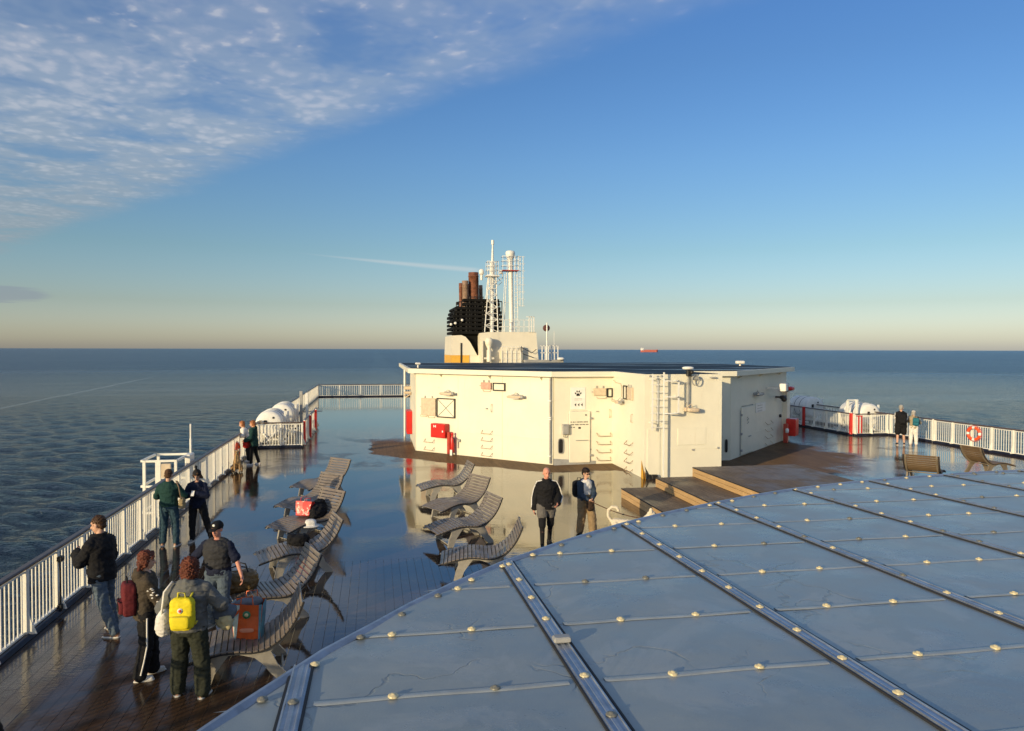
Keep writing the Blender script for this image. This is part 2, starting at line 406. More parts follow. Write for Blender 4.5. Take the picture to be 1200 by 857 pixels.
# ------------------------------------------------------------------ mesh builder
class MB:
    def __init__(s, M=None):
        s.v = []; s.f = []; s.M = M or Matrix.Identity(4); s.sm = []
    def add(s, vs, fs, M=None, smooth=False):
        o = len(s.v); T = s.M @ M if M is not None else s.M
        s.v += [T @ Vector(p) for p in vs]
        s.f += [[i + o for i in f] for f in fs]; s.sm += [smooth] * len(fs)
        return s
    def box(s, c, d, M=None):
        x, y, z = [q / 2 for q in d]
        vs = [(c[0] + i * x, c[1] + j * y, c[2] + k * z) for k in (-1, 1) for j in (-1, 1) for i in (-1, 1)]
        return s.add(vs, [(0, 2, 3, 1), (4, 5, 7, 6), (0, 1, 5, 4), (2, 6, 7, 3), (0, 4, 6, 2), (1, 3, 7, 5)], M)
    def bbox(s, a, b, M=None):
        return s.box([(a[i] + b[i]) / 2 for i in range(3)], [abs(b[i] - a[i]) for i in range(3)], M)
    def cbox(s, c, d, ch=.01, M=None):
        """box with chamfered top and side edges"""
        x, y, z = [q / 2 for q in d]
        rings = []
        for zz, k in ((-z, ch), (-z + ch, 0), (z - ch, 0), (z, ch)):
            xx, yy = x - k, y - k; e = min(ch, min(x, y) * .45)
            rings.append([(c[0] + a, c[1] + b, c[2] + zz) for a, b in
                          ((-xx + e, -yy), (xx - e, -yy), (xx, -yy + e), (xx, yy - e), (xx - e, yy), (-xx + e, yy), (-xx, yy - e), (-xx, -yy + e))])
        vs = [p for r in rings for p in r]; fs = [list(range(7, -1, -1)), list(range(24, 32))]
        for i in range(3):
            for j in range(8):
                fs.append((i * 8 + j, i * 8 + (j + 1) % 8, (i + 1) * 8 + (j + 1) % 8, (i + 1) * 8 + j))
        return s.add(vs, fs, M)
    def tube(s, pts, r, n=8, M=None, closed=False, rr=None):
        pts = [Vector(p) for p in pts]; vs = []; fs = []; m = len(pts)
        prev = None
        for i, p in enumerate(pts):
            if closed: d = pts[(i + 1) % m] - pts[i - 1]
            else: d = pts[min(i + 1, m - 1)] - pts[max(i - 1, 0)]
            d.normalize()
            a = prev if prev is not None else (Vector((0, 0, 1)) if abs(d.z) < .9 else Vector((1, 0, 0)))
            u = d.cross(a)
            if u.length < 1e-4: u = d.cross(Vector((0, 1, 0)))
            u.normalize(); w = d.cross(u); prev = -w if False else a
            q = rr[i] if rr else r
            for k in range(n):
                t = 2 * PI * k / n
                vs.append(p + u * math.cos(t) * q + w * math.sin(t) * q)
        for i in range(m if closed else m - 1):
            for k in range(n):
                a0 = i * n + k; a1 = i * n + (k + 1) % n; b0 = ((i + 1) % m) * n + k; b1 = ((i + 1) % m) * n + (k + 1) % n
                fs.append((a0, b0, b1, a1))
        s.add(vs, fs, M, True)
        if not closed: s.add(vs[:n], [list(range(n))], M); s.add(vs[-n:], [list(range(n))[::-1]], M)
        return s
    def lathe(s, prof, c=(0, 0, 0), n=16, M=None, smooth=True):
        vs = []; fs = []
        for r, z in prof:
            for k in range(n):
                t = 2 * PI * k / n
                vs.append((c[0] + r * math.cos(t), c[1] + r * math.sin(t), c[2] + z))
        for i in range(len(prof) - 1):
            for k in range(n):
                fs.append((i * n + k, i * n + (k + 1) % n, (i + 1) * n + (k + 1) % n, (i + 1) * n + k))
        s.add(vs, fs, M, smooth)
        s.add(vs[:n], [list(range(n))[::-1]], M); s.add(vs[-n:], [list(range(n))], M)
        return s
    def prism(s, poly, z0, z1, M=None):
        n = len(poly)
        vs = [(p[0], p[1], z0) for p in poly] + [(p[0], p[1], z1) for p in poly]
        fs = [list(range(n))[::-1], list(range(n, 2 * n))] + [(i, (i + 1) % n, n + (i + 1) % n, n + i) for i in range(n)]
        return s.add(vs, fs, M)
    def sup(s, c, d, e=.35, n=16, M=None, e2=None):
        """rounded box (superellipsoid), half sizes d"""
        e2 = e if e2 is None else e2
        def q(v, p): return math.copysign(abs(v) ** p, v)
        vs = []; fs = []; m = n // 2
        for i in range(m + 1):
            a = -PI / 2 + PI * i / m
            for k in range(n):
                b = 2 * PI * k / n
                vs.append((c[0] + d[0] * q(math.cos(a), e) * q(math.cos(b), e2), c[1] + d[1] * q(math.cos(a), e) * q(math.sin(b), e2), c[2] + d[2] * q(math.sin(a), e)))
        for i in range(m):
            for k in range(n):
                fs.append((i * n + k, i * n + (k + 1) % n, (i + 1) * n + (k + 1) % n, (i + 1) * n + k))
        return s.add(vs, fs, M, True)
    def mesh(s, name, m):
        me = bpy.data.meshes.new(name)
        me.from_pydata([tuple(v) for v in s.v], [], s.f)
        me.polygons.foreach_set('use_smooth', s.sm)
        if m: me.materials.append(m)
        me.validate(); me.update()
        return me
    def build(s, name, m, parent=None):
        return link(name, s.mesh(name, m), parent)


def link(name, data, parent=None, loc=None, rot=None):
    o = bpy.data.objects.new(name, data); C.objects.link(o)
    if parent: o.parent = parent
    if loc is not None: o.location = loc
    if rot is not None: o.rotation_euler = rot
    return o


def thing(name, label, cat, loc=(0, 0, 0), rz=0.0, group=None):
    o = bpy.data.objects.new(name, None); C.objects.link(o)
    o.empty_display_size = .1
    o.location = loc; o.rotation_euler = (0, 0, rz)
    o['label'] = label; o['category'] = cat
    if group: o['group'] = group
    return o


def tag(o, label, cat, group=None):
    o['label'] = label; o['category'] = cat
    if group: o['group'] = group
    return o


def kids(o): return [c for c in C.objects if c.parent == o]


CH = {}
def dup(o, loc, rz, label, group=None):
    r = o.copy(); C.objects.link(r); r.location = loc; r.rotation_euler = (0, 0, rz)
    r['label'] = label
    if group: r['group'] = group
    if o.name not in CH:
        allk = {}
        for c in C.objects:
            if c.parent: allk.setdefault(c.parent.name, []).append(c)
        CH[o.name] = allk
    allk = CH[o.name]
    for ch in allk.get(o.name, []):
        c = ch.copy(); C.objects.link(c); c.parent = r
        for g in allk.get(ch.name, []):
            d = g.copy(); C.objects.link(d); d.parent = c
    return r


def T(x, y, z=0, rz=0): return Matrix.Translation((x, y, z)) @ Matrix.Rotation(rz, 4, 'Z')
def RX(a): return Matrix.Rotation(a, 4, 'X')
def RY(a): return Matrix.Rotation(a, 4, 'Y')
def RZ(a): return Matrix.Rotation(a, 4, 'Z')
# ------------------------------------------------------------------ sea
SEA_Z = -28.0
b = MB(); rad = [0, 30, 80, 200, 500, 1500, 5000, 20000, 60000, 160000]; n = 48
SEA_L = SEA_Z - .9
vs = [(10, 20, SEA_L)]
for r in rad[1:]:
    vs += [(10 + r * math.cos(2 * PI * k / n), 20 + r * math.sin(2 * PI * k / n), SEA_L) for k in range(n)]
fs = [(0, 1 + k, 1 + (k + 1) % n) for k in range(n)]
for i in range(len(rad) - 2):
    for k in range(n):
        a = 1 + i * n; c = a + n
        fs.append((a + k, c + k, c + (k + 1) % n, a + (k + 1) % n))
b.add(vs, fs, None, True)
sea = b.build('sea', M_SEA); sea['kind'] = 'structure'
import numpy as np
rg_ = np.random.RandomState(5)
NR, NA = 620, 640
rr_s = 34.0 * np.exp(np.arange(NR) * (math.log(1500 / 34.0) / (NR - 1)))
aa_s = np.radians(np.linspace(-75, 95, NA))
RRs, AAs = np.meshgrid(rr_s, aa_s, indexing='ij')
Xs, Ys = RRs * np.sin(AAs), RRs * np.cos(AAs)
Zs = np.zeros_like(Xs)
for i in range(44):                                   # wind sea: many crossing wave trains
    lam = 1.1 * (1.058 ** i) * rg_.uniform(.9, 1.1); th = math.radians(62) + rg_.normal(0, .6)
    k_ = 2 * math.pi / lam; a_ = .012 * lam ** .60
    cell = np.maximum(RRs * .0062, .05)
    att = np.clip((lam / cell - 2.2) / 3.0, 0, 1)        # drop waves the grid cannot carry
    warp = 1.3 * np.sin(Xs * .021 + i) + 1.1 * np.cos(Ys * .017 + 2 * i)
    ph_ = k_ * (Xs * math.cos(th) + Ys * math.sin(th)) + rg_.uniform(0, 6.28) + warp
    sn = np.sin(ph_); Zs += a_ * att * (sn + .25 * np.cos(2 * ph_))
# bow wave train running out to port, curved ridges
u_ = -Xs - 12; v_ = Ys
crest = np.sqrt(np.maximum(u_ * u_ * .9 + (v_ * .42) ** 2, 0)) + 4 * np.sin(v_ * .02)
env = np.exp(-((v_ - u_ * 2.6 - 30) / 75.0) ** 2) * np.clip(u_ / 20, 0, 1) * np.clip(1.25 - u_ / 200, 0, 1)
Zs += .30 * env * np.sin(crest * .52 + .8 * np.sin(v_ * .05)) 
fade_ = np.clip((1500 - RRs) / 600, 0, 1)
Zs = Zs * fade_ - (1 - fade_) * .6
P3 = np.stack([Xs, Ys, Zs + SEA_Z], -1).reshape(-1, 3)
I_ = np.arange(NR * NA).reshape(NR, NA)
F_ = np.stack([I_[:-1, :-1], I_[:-1, 1:], I_[1:, 1:], I_[1:, :-1]], -1).reshape(-1, 4)[:, ::-1]
me_ = bpy.data.meshes.new('near_waves'); me_.vertices.add(len(P3)); me_.vertices.foreach_set('co', P3.astype('f').ravel())
me_.loops.add(F_.size); me_.loops.foreach_set('vertex_index', F_.ravel().astype('i')); me_.polygons.add(len(F_))
me_.polygons.foreach_set('loop_start', np.arange(0, F_.size, 4, dtype='i')); me_.polygons.foreach_set('use_smooth', np.ones(len(F_), dtype=bool))
me_.update(calc_edges=True); me_.materials.append(M_SEA)
nw_ = link('near_waves', me_, sea); nw_['kind'] = 'stuff'

# ------------------------------------------------------------------ ship hull and deck
XL, XR = -5.3, 26.75
b = MB()
b.prism([(XL - .3, -70), (XR + .35, -70), (XR + .35, 72.6), (XL - .3, 72.6)], SEA_Z - 1, -.06)
hull = b.build('ship_hull', M_WHITE); hull['kind'] = 'structure'
SHEET_Y, SHEET_X = 16.0, 2.2
b = MB()
def sheet(x0, x1, y0, y1, z=0.0): b.add([(x0, y0, z), (x1, y0, z), (x1, y1, z), (x0, y1, z)], [(0, 1, 2, 3)])
sheet(XL - .25, XR + .3, SHEET_Y, 72.5)
sheet(SHEET_X, XR + .3, -30, SHEET_Y)
sheet(XL - .25, SHEET_X, -30, 5.0)
sheet(XL - .25, SHEET_X, 5.0, SHEET_Y, -.035)
deck = b.build('deck', M_DECK); deck['kind'] = 'structure'
cnt = 0
PWID, PLEN = .16, 2.4
pm = {}
i0 = math.floor(XL / PWID) - 1; i1 = round(SHEET_X / PWID) if False else int(math.floor(SHEET_X / PWID))
for i in range(i0, i1 + 1):
    xa = i * PWID; xb = xa + PWID
    xa2, xb2 = max(xa, XL - .25), min(xb, SHEET_X)
    if xb2 - xa2 < .03: continue
    off = ((i * .83) % PLEN)
    y = 5.0 - off
    while y < SHEET_Y:
        ya, yb = max(y, 5.0), min(y + PLEN, SHEET_Y)
        y += PLEN
        if yb - ya < .1: continue
        w, l = xb2 - xa2, yb - ya
        # nothing of the deck under the round lounge roof shows: skip boards well inside it
        if xa > -1.0 and yb < 7: continue
        key = (round(w, 3), round(l, 3))
        if key not in pm:
            q = MB()
            g = .0016; c = .002
            X0, X1, Y0, Y1 = -w / 2 + g, w / 2 - g, -l / 2 + g, l / 2 - g
            q.add([(X0, Y0, -.03), (X1, Y0, -.03), (X1, Y1, -.03), (X0, Y1, -.03), (X0, Y0, -c), (X1, Y0, -c), (X1, Y1, -c), (X0, Y1, -c),
                   (X0 + c, Y0 + c, 0), (X1 - c, Y0 + c, 0), (X1 - c, Y1 - c, 0), (X0 + c, Y1 - c, 0)],
                  [(0, 1, 5, 4), (1, 2, 6, 5), (2, 3, 7, 6), (3, 0, 4, 7), (4, 5, 9, 8), (5, 6, 10, 9), (6, 7, 11, 10), (7, 4, 8, 11), (8, 9, 10, 11)])
            pm[key] = q.mesh('deck_board', M_DECK)
        link('deck_board', pm[key], deck, ((xa2 + xb2) / 2, (ya + yb) / 2, random.uniform(-.0006, .0006)), (random.uniform(-.0004, .0004), random.uniform(-.002, .002), 0))
        cnt += 1
print('deck boards', cnt)

# ------------------------------------------------------------------ round lounge roof in the foreground
RX0, RSTEP, RY0, YSTEP = 1.12, 1.53, 3.83, .9
def rz(x, y): return 2.8 - .025 * y
EP = [(-1.75, -2.0), (-1.6, 1.0), (-1.35, 2.2), (-1.05, 3.1), (-.79, 3.64), (-.68, 3.85), (-.31, 4.52), (-.02, 4.93), (.24, 5.31), (.59, 5.75), (1.09, 6.32), (1.79, 6.96), (2.61, 7.63),
      (3.29, 8.10), (4.09, 8.57), (4.89, 9.0), (5.79, 9.42), (6.88, 9.77), (7.9, 10.02), (9.34, 10.27), (10.8, 10.40)]
EP = EP + [(21.6 - x, y) for x, y in EP[-2::-1]]
def edge_y(x):
    if x <= EP[0][0] or x >= EP[-1][0]: return -2.0
    for (a, c), (d, e) in zip(EP, EP[1:]):
        if a <= x <= d: return c + (e - c) * (x - a) / (d - a)
    return 0
house = thing('round_lounge', 'round lounge house with a blue grey membrane roof and long metal battens in the foreground', 'building')
xs_all = sorted(set([RX0 + RSTEP * k for k in range(-2, 14)] + []))
ny = range(-4, 8)
npan = 0
for k in range(-2, 13):
    x0, x1 = RX0 + RSTEP * k, RX0 + RSTEP * (k + 1)
    for j in ny:
        y0, y1 = RY0 + YSTEP * (j), RY0 + YSTEP * (j + 1)
        xs = [x0 + (x1 - x0) * i / 8 for i in range(9)] + [p[0] for p in EP if x0 < p[0] < x1]
        xs = sorted(set(xs))
        if max(edge_y(x) for x in xs) <= y0 + .01: continue
        vs = []; fs = []
        rows = 4
        for x in xs:
            t = min(y1, max(y0, edge_y(x)))
            for i in range(rows + 1):
                y = y0 + (t - y0) * i / rows
                u = (x - x0) / (x1 - x0); v = (y - y0) / YSTEP
                sag = .010 * math.sin(PI * u) * math.sin(PI * v)
                vs.append((x, y, rz(x, y) + sag + .0015 * (j % 2)))
        m_ = rows + 1
        for a in range(len(xs) - 1):
            if max(edge_y(xs[a]), edge_y(xs[a + 1])) <= y0 + 1e-4: continue
            for i in range(rows): fs.append((a * m_ + i, (a + 1) * m_ + i, (a + 1) * m_ + i + 1, a * m_ + i + 1))
        used = sorted({i for f in fs for i in f}); mp_ = {o: i for i, o in enumerate(used)}
        q = MB(); q.add([vs[i] for i in used], [tuple(mp_[i] for i in f) for f in fs], None, True); q.build('membrane_sheet', M_MEMB, house); npan += 1
    # lap strips and fixings on the cross seams
    for j in ny:
        y = RY0 + YSTEP * j
        xa = x0 + .10; xb = x1 - .10
        while xa < xb and edge_y(xa) < y + .05: xa += .04
        while xb > xa and edge_y(xb) < y + .05: xb -= .04
        if xb - xa > .15:
            q = MB(); w = .025
            vs = []; nseg = max(2, int((xb - xa) / .12))
            for i in range(nseg + 1):
                x = xa + (xb - xa) * i / nseg; wv = .006 * math.sin(x * 7 + j * 2)
                vs += [(x, y - w + wv, rz(x, y - w) + .003), (x, y - w * .6 + wv, rz(x, y) + .008), (x, y + w + wv * .6, rz(x, y + w) + .007), (x, y + w * 1.3 + wv * .6, rz(x, y + w) + .002)]
            q.add(vs, [(i * 4 + c, (i + 1) * 4 + c, (i + 1) * 4 + c + 1, i * 4 + c + 1) for i in range(nseg) for c in range(3)], None, True)
            q.build('lap_strip', M_STRIP, house)
WPROF = [(.028, -.006), (.028, .001), (.025, .005), (.013, .007), (.011, .011), (.007, .013), (.001, .0135)]
washm = MB().lathe(WPROF, n=14).mesh('washer', M_WASH)
washd = MB().lathe(WPROF, n=14).mesh('washer', M_WASHD)
rw = random.Random(3)
nw = 0
dull = {(2.14, 5.67), (1.62, 4.76)}
for k in range(-2, 8):
    x0 = RX0 + RSTEP * k
    for j in ny:
        y = RY0 + YSTEP * j
        for dx in (.50, 1.02):
            x = x0 + dx + rw.uniform(-.012, .012)
            if k == 0 and j >= 2 and dx == .5: x += .02
            if edge_y(x) < y + .10: continue
            if y < 3.0: continue
            me = washd if rw.random() < .26 else washm
            link('washer', me, house, (x, y, rz(x, y) + .012), (rw.uniform(-.1, .1), rw.uniform(-.1, .1), 0)); nw += 1
# battens
clipm = MB().cbox((0, 0, .018), (.11, .07, .035), .008).mesh('joint_clip', M_GREY)
for k in range(-2, 13):
    x = RX0 + RSTEP * k
    ye = edge_y(x) - .02
    if ye < 0: 
        if ye < -1.9: continue
    w = .043
    prof = [(-w - .012, .002), (-w, .006), (-w, .014), (-w + .007, .015), (-w + .011, .009), (-.012, .009), (-.009, .012), (.009, .012), (.012, .009), (w - .011, .009), (w - .007, .015), (w, .014), (w, .006), (w + .012, .002)]
    q = MB(); vs = []; ya = -3.5
    segs = [ya + (ye - ya) * i / 10 for i in range(11)]
    for y in segs: vs += [(x + px + .003 * math.sin(y * 1.3 + k), y, rz(x, y) + .006 + pz) for px, pz in prof]
    m_ = len(prof)
    fs = [(i * m_ + c, i * m_ + c + 1, (i + 1) * m_ + c + 1, (i + 1) * m_ + c) for i in range(10) for c in range(m_ - 1)]
    fs.append(list(range(10 * m_, 11 * m_)))
    q.add(vs, fs)
    bt = q.build('batten', M_BATTEN, house)
    # dark gasket edge on the sides of the batten
    g = MB()
    for s_ in (-1, 1):
        for y0, y1 in zip(segs, segs[1:]):
            a = x + s_ * (w + .015)
            g.add([(a - .008, y0, rz(x, y0) + .001), (a + .008, y0, rz(x, y0) + .001), (a + .008, y1, rz(x, y1) + .001), (a - .008, y1, rz(x, y1) + .001),
                   (a - .006, y0, rz(x, y0) + .013), (a + .006, y0, rz(x, y0) + .013), (a + .006, y1, rz(x, y1) + .013), (a - .006, y1, rz(x, y1) + .013)],
                  [(4, 5, 6, 7), (0, 4, 7, 3), (1, 2, 6, 5), (0, 1, 5, 4), (2, 3, 7, 6)])
    g.build('gasket', M_DARK, bt)
    if k < 8:
        y = 3.41 if k % 2 == 0 else 3.37
        while y < ye - .03:
            if y > 2.9 and not (k == 0 and 4.3 < y < 4.45):
                link('washer', washd if rw.random() < .15 else washm, bt, (x, y, rz(x, y) + .020)); nw += 1
            y += .467
        if k == 0: link('joint_clip', clipm, bt, (x, 4.38, rz(x, 4.38) + .02))
print('washers', nw)
# edge trim, edge fixings, fascia and wall under the roof
EPV = [Vector((x, y, 0)) for x, y in EP]
q = MB(); vs = []
prof = [(.045, .002), (.03, .010), (.008, .020), (-.012, .020), (-.018, -.16), (.0, -.17)]
for i, p in enumerate(EPV):
    d = (EPV[min(i + 1, len(EPV) - 1)] - EPV[max(i - 1, 0)]).normalized(); nrm = Vector((d.y, -d.x, 0))      # inward
    for o_, h_ in prof:
        v = p + nrm * o_; vs.append((v.x, v.y, rz(v.x, v.y) + h_))
m_ = len(prof)
q.add(vs, [(i * m_ + c, i * m_ + c + 1, (i + 1) * m_ + c + 1, (i + 1) * m_ + c) for i in range(len(EP) - 1) for c in range(m_ - 1)])
q.build('edge_trim', M_BATTEN, house)
# evenly spaced fixings along the trim
acc = 0; step = .47
for i in range(3, 21):
    a, c = EPV[i], EPV[i + 1]; L = (c - a).length; d = (c - a).normalized(); nrm = Vector((d.y, -d.x, 0))
    t = step - acc
    while t < L:
        p = a + d * t + nrm * .07
        link('washer', washd if rw.random() < .6 else washm, house, (p.x, p.y, rz(p.x, p.y) + .016)); t += step
    acc = L - (t - step)
b = MB()
inner = [(x + .0, y) for x, y in EP]
vs = []
for i, p in enumerate(EPV):
    d = (EPV[min(i + 1, len(EPV) - 1)] - EPV[max(i - 1, 0)]).normalized(); nrm = Vector((d.y, -d.x, 0)); v = p + nrm * .22
    vs += [(v.x, v.y, 0), (v.x, v.y, 2.45)]
b.add(vs, [(2 * i, 2 * i + 2, 2 * i + 3, 2 * i + 1) for i in range(len(EP) - 1)])
b.build('wall', M_WHITE, house)

# ------------------------------------------------------------------ white deck building
bld = thing('deck_building', 'cream white many sided deck building with the paw print sign and ladder', 'building', (0, 0, 0))
H1 = 3.44
TOPZ = 3.67
XE, YE = 20.30, 34.17          # right end of the diagonal right-hand wall
wallpoly = [(1.74, 33.1), (6.79, 28.07), (9.2, 28.07), (9.2, 24.5), (12.07, 24.5), (12.07, 28.07), (14.2, 28.07), (XE, YE), (XE, 46), (2.7, 46), (2.7, 38.2), (1.74, 38.2)]
names = {0: 'wall', 2: 'wall'}
def wall_face(a, c, z0, z1, name='wall', mt=None, s0=.0):
    """one wall panel with thickness inward"""
    a = Vector((*a, 0)); c = Vector((*c, 0)); d = (c - a); L = d.length; ang = math.atan2(d.y, d.x)
    q = MB(T(a.x, a.y, 0, ang)); q.bbox((s0, 0, z0), (L, .10, z1)); return q.build(name, mt or M_WALL, bld)
np_ = len(wallpoly)
for i in range(np_):
    a, c = wallpoly[i], wallpoly[(i + 1) % np_]
    top = TOPZ if i in (3, ) else H1
    pv_, a_, c_ = Vector(wallpoly[i - 1]), Vector(a), Vector(c)
    e_a, e_b = a_ - pv_, c_ - a_
    convex = e_a.x * e_b.y - e_a.y * e_b.x > 0
    ang_ = math.acos(max(-1, min(1, e_a.normalized().dot(e_b.normalized()))))
    wall_face(a, c, .0, H1 - .001, s0=(.101 if ang_ > 1.2 else .05) if convex else 0)
    if i in (2, 3, 4): pass
# roof slab with its projecting fascia
roofpoly = [(1.42, 33.05), (6.66, 27.81), (9.19, 27.81), (9.19, 24.49), (12.08, 24.49), (12.08, 27.81), (14.35, 27.81), (XE + .35, 34.0), (XE + .35, 46.3), (1.42, 46.3)]
b = MB(); b.prism(roofpoly, 3.44, 3.64); b.build('roof', M_WALL, bld)
rin = [(1.55, 33.15), (6.75, 28.0), (9.3, 28.0), (9.3, 24.62), (11.97, 24.62), (11.97, 28.0), (14.3, 28.0), (XE + .22, 34.1), (XE + .22, 46.15), (1.55, 46.15)]
b = MB(); b.prism(rin, 3.641, 3.655); b.build('roof_sheet', M_BROOF, bld)
b = MB()
for a, c in zip(roofpoly, roofpoly[1:] + roofpoly[:1]):
    a = Vector((*a, 0)); c = Vector((*c, 0)); L = (c - a).length; ang = math.atan2((c - a).y, (c - a).x)
    b.bbox((.0, .004, 3.642), (L - .0, .06, 3.70), T(a.x, a.y, 0, ang))

r2_ = math.sqrt(.5)
FR = {'A': T(1.74, 33.1, 0, -PI / 4), 'B': T(6.79, 28.07, 0, 0), 'C': T(9.2, 28.07, 0, -PI / 2), 'D': T(9.2, 24.5, 0, 0), 'E': T(14.2, 28.07, 0, PI / 4), 'L': T(1.74, 38.2, 0, -PI / 2)}
# in each frame: x along the wall, -y out of the wall, z up


def wp(name, fr, fn, mt, parent=None):
    q = MB(FR[fr]); fn(q); return q.build(name, mt, parent or bld)


def gusset(q, s, z):
    q.add([(s, 0, z), (s, -.22, z), (s, 0, z - .16), (s + .02, 0, z), (s + .02, -.22, z), (s + .02, 0, z - .16)], [(0, 1, 2), (5, 4, 3), (0, 2, 5, 3), (1, 4, 5, 2), (0, 3, 4, 1)])
for s in (1.5, 4.1, 6.6): wp('roof_bracket', 'A', lambda q: gusset(q, s, 3.44), M_WALL)
for s in (1.0, 4.0, 7.2): wp('roof_bracket', 'E', lambda q: gusset(q, s, 3.44), M_WALL)


def rung(q, s0, s1, z, out=.13):
    q.tube([(s0, 0, z + .12), (s0 + .02, -out, z), (s1 - .02, -out, z), (s1, 0, z + .12)], .013, 6)
for fr, s0, s1, zs in (('A', 3.71, 4.22, (1.02, .72, .41, .10)), ('A', .58, 1.10, (.44, .10)), ('B', 1.77, 2.33, (1.1, .77, .45, .14)), ('C', 1.75, 2.40, (1.0, .66, .35, .03)), ('E', 4.95, 5.9, (1.05, .72, .4, .08))):
    for z in zs: wp('climbing_rung', fr, lambda q: rung(q, s0, s1, z), M_TAN if fr != 'E' else M_BEIGE)
# grab handles
for fr, s, z0, z1 in (('A', 4.2, 1.92, 2.24), ('B', 2.28, 1.81, 2.15), ('C', 2.35, 1.84, 2.15)):
    wp('grab_handle', fr, lambda q: q.tube([(s, 0, z0), (s, -.07, z0 + .02), (s, -.07, z1 - .02), (s, 0, z1)], .016, 6), M_BEIGE)
for fr, s, z in (('A', .95, 1.52), ('A', 3.95, 2.76), ('B', 1.95, 2.58), ('A', .5, 1.55)):
    wp('cable_loop', fr, lambda q: q.tube([(s - .2, 0, z + .06), (s - .17, -.05, z), (s + .17, -.05, z), (s + .2, 0, z + .06)], .012, 6), M_BEIGE)
# welded seams and ledges
for fr, s0, s1, z in (('A', 2.33, 6.9, 1.0), ('D', .85, 2.72, 1.03), ('E', 1.3, 7.2, .84), ('C', .1, 1.75, .97)):
    wp('wall_ledge', fr, lambda q: q.bbox((s0, -.012, z - .012), (s1, .004, z + .012)), M_WALL)
wp('wall_ledge', 'B', lambda q: q.bbox((5.30, -.012, .97), (7.3, .004, .995)), M_WALL)
for s in (2.4, 4.7): wp('plate_seam', 'A', lambda q: q.bbox((s, -.006, .05), (s + .015, .004, 3.4)), M_WALL)
for s, z in ((.6, .02), ): wp('raised_panel', 'D', lambda q: q.bbox((.10, -.02, .05), (.56, .004, 1.75)), M_WALL)
wp('raised_panel', 'D', lambda q: q.cbox((1.75, -.006, 1.45), (1.05, .02, .6), .008), M_WALL)


def shutter(fr, s0, s1, z0, z1, mt):
    p = wp('shutter', fr, lambda q: q.cbox(((s0 + s1) / 2, -.045, (z0 + z1) / 2), (s1 - s0, .07, z1 - z0), .012), mt)
    for s in (s0 + (s1 - s0) * .25, s0 + (s1 - s0) * .75):
        wp('hinge_pin', fr, lambda q: q.tube([(s, -.05, z1), (s, -.05, z1 + .10)], .018, 6), M_GREY, p)
    wp('wing_nut', fr, lambda q: q.tube([(s0 - .07, -.05, (z0 + z1) / 2), (s0, -.05, (z0 + z1) / 2)], .016, 6), M_GREY, p)


def frame(fr, s0, s1, z0, z1, cross=False, t=.045):
    def f(q):
        q.bbox((s0, -.06, z0), (s1, .0, z0 + t)); q.bbox((s0, -.06, z1 - t), (s1, .0, z1))
        q.bbox((s0, -.06, z0 + t), (s0 + t, .0, z1 - t)); q.bbox((s1 - t, -.06, z0 + t), (s1, 0, z1 - t))
    p = wp('opening_frame', fr, f, M_BLACK)
    wp('opening_cover', fr, lambda q: q.bbox((s0 + t, -.03, z0 + t), (s1 - t, .0, z1 - t)), M_WALL, p)
    if cross:
        def g(q):
            q.tube([(s0 + t, -.045, z0 + t), (s1 - t, -.045, z1 - t)], .011, 6); q.tube([(s0 + t, -.052, z1 - t), (s1 - t, -.052, z0 + t)], .011, 6)
        wp('cross_bar', fr, g, M_GREY, p)
shutter('A', .39, 1.21, 1.60, 2.36, M_BEIGE); frame('A', 1.27, 2.28, 1.55, 2.39, True)
shutter('A', 3.67, 4.19, 2.85, 3.13, M_PINK); frame('A', 4.27, 4.88, 2.80, 3.13)
shutter('B', 1.61, 2.13, 2.69, 2.98, M_BEIGE); frame('B', 2.17, 2.40, 2.62, 2.98)
shutter('C', 1.9, 2.42, 2.66, 3.12, M_BEIGE); frame('C', 1.40, 1.78, 2.64, 3.16)


def flood(fr, s, z, w=.8, mt=None):
    """bulkhead light: sloping housing with ribs and an arm"""
    p = wp('bulkhead_light', fr, lambda q: (q.sup((s, -.20, z), (w * .42, .09, .055), .5, 16), q.tube([(s - w * .25, 0, z - .02), (s - w * .25, -.15, z - .02)], .02, 6), q.tube([(s + w * .25, 0, z + .03), (s + w * .25, -.16, z)], .02, 6)), mt or M_BEIGE)
    wp('light_glass', fr, lambda q: q.sup((s, -.215, z - .05), (w * .30, .06, .03), .6, 12), M_GLASS, p)
    wp('light_bracket', fr, lambda q: (q.box((s, -.02, z + .03), (w * .6, .04, .10)), q.tube([(s - w * .1, -.2, z + .05), (s, -.1, z + .16), (s + w * .14, -.02, z + .06)], .014, 6), q.box((s + w * .44, -.2, z + .01), (.10, .12, .10))), M_GREY, p)
flood('A', 1.93, 2.60, .85); flood('A', 5.45, 2.60, .85); flood('B', 2.55, 2.50, .6)
# pipe at the corner of A and B with clamps
p = wp('downpipe', 'A', lambda q: q.tube([(7.06, -.09, .06), (7.06, -.09, 3.44)], .034, 10), M_GREY)
for z in (.35, 1.85, 1.78, 2.5):
    wp('pipe_clamp', 'A', lambda q: q.cbox((7.04, -.08, z), (.13, .10, .04), .006), M_WHITE, p)
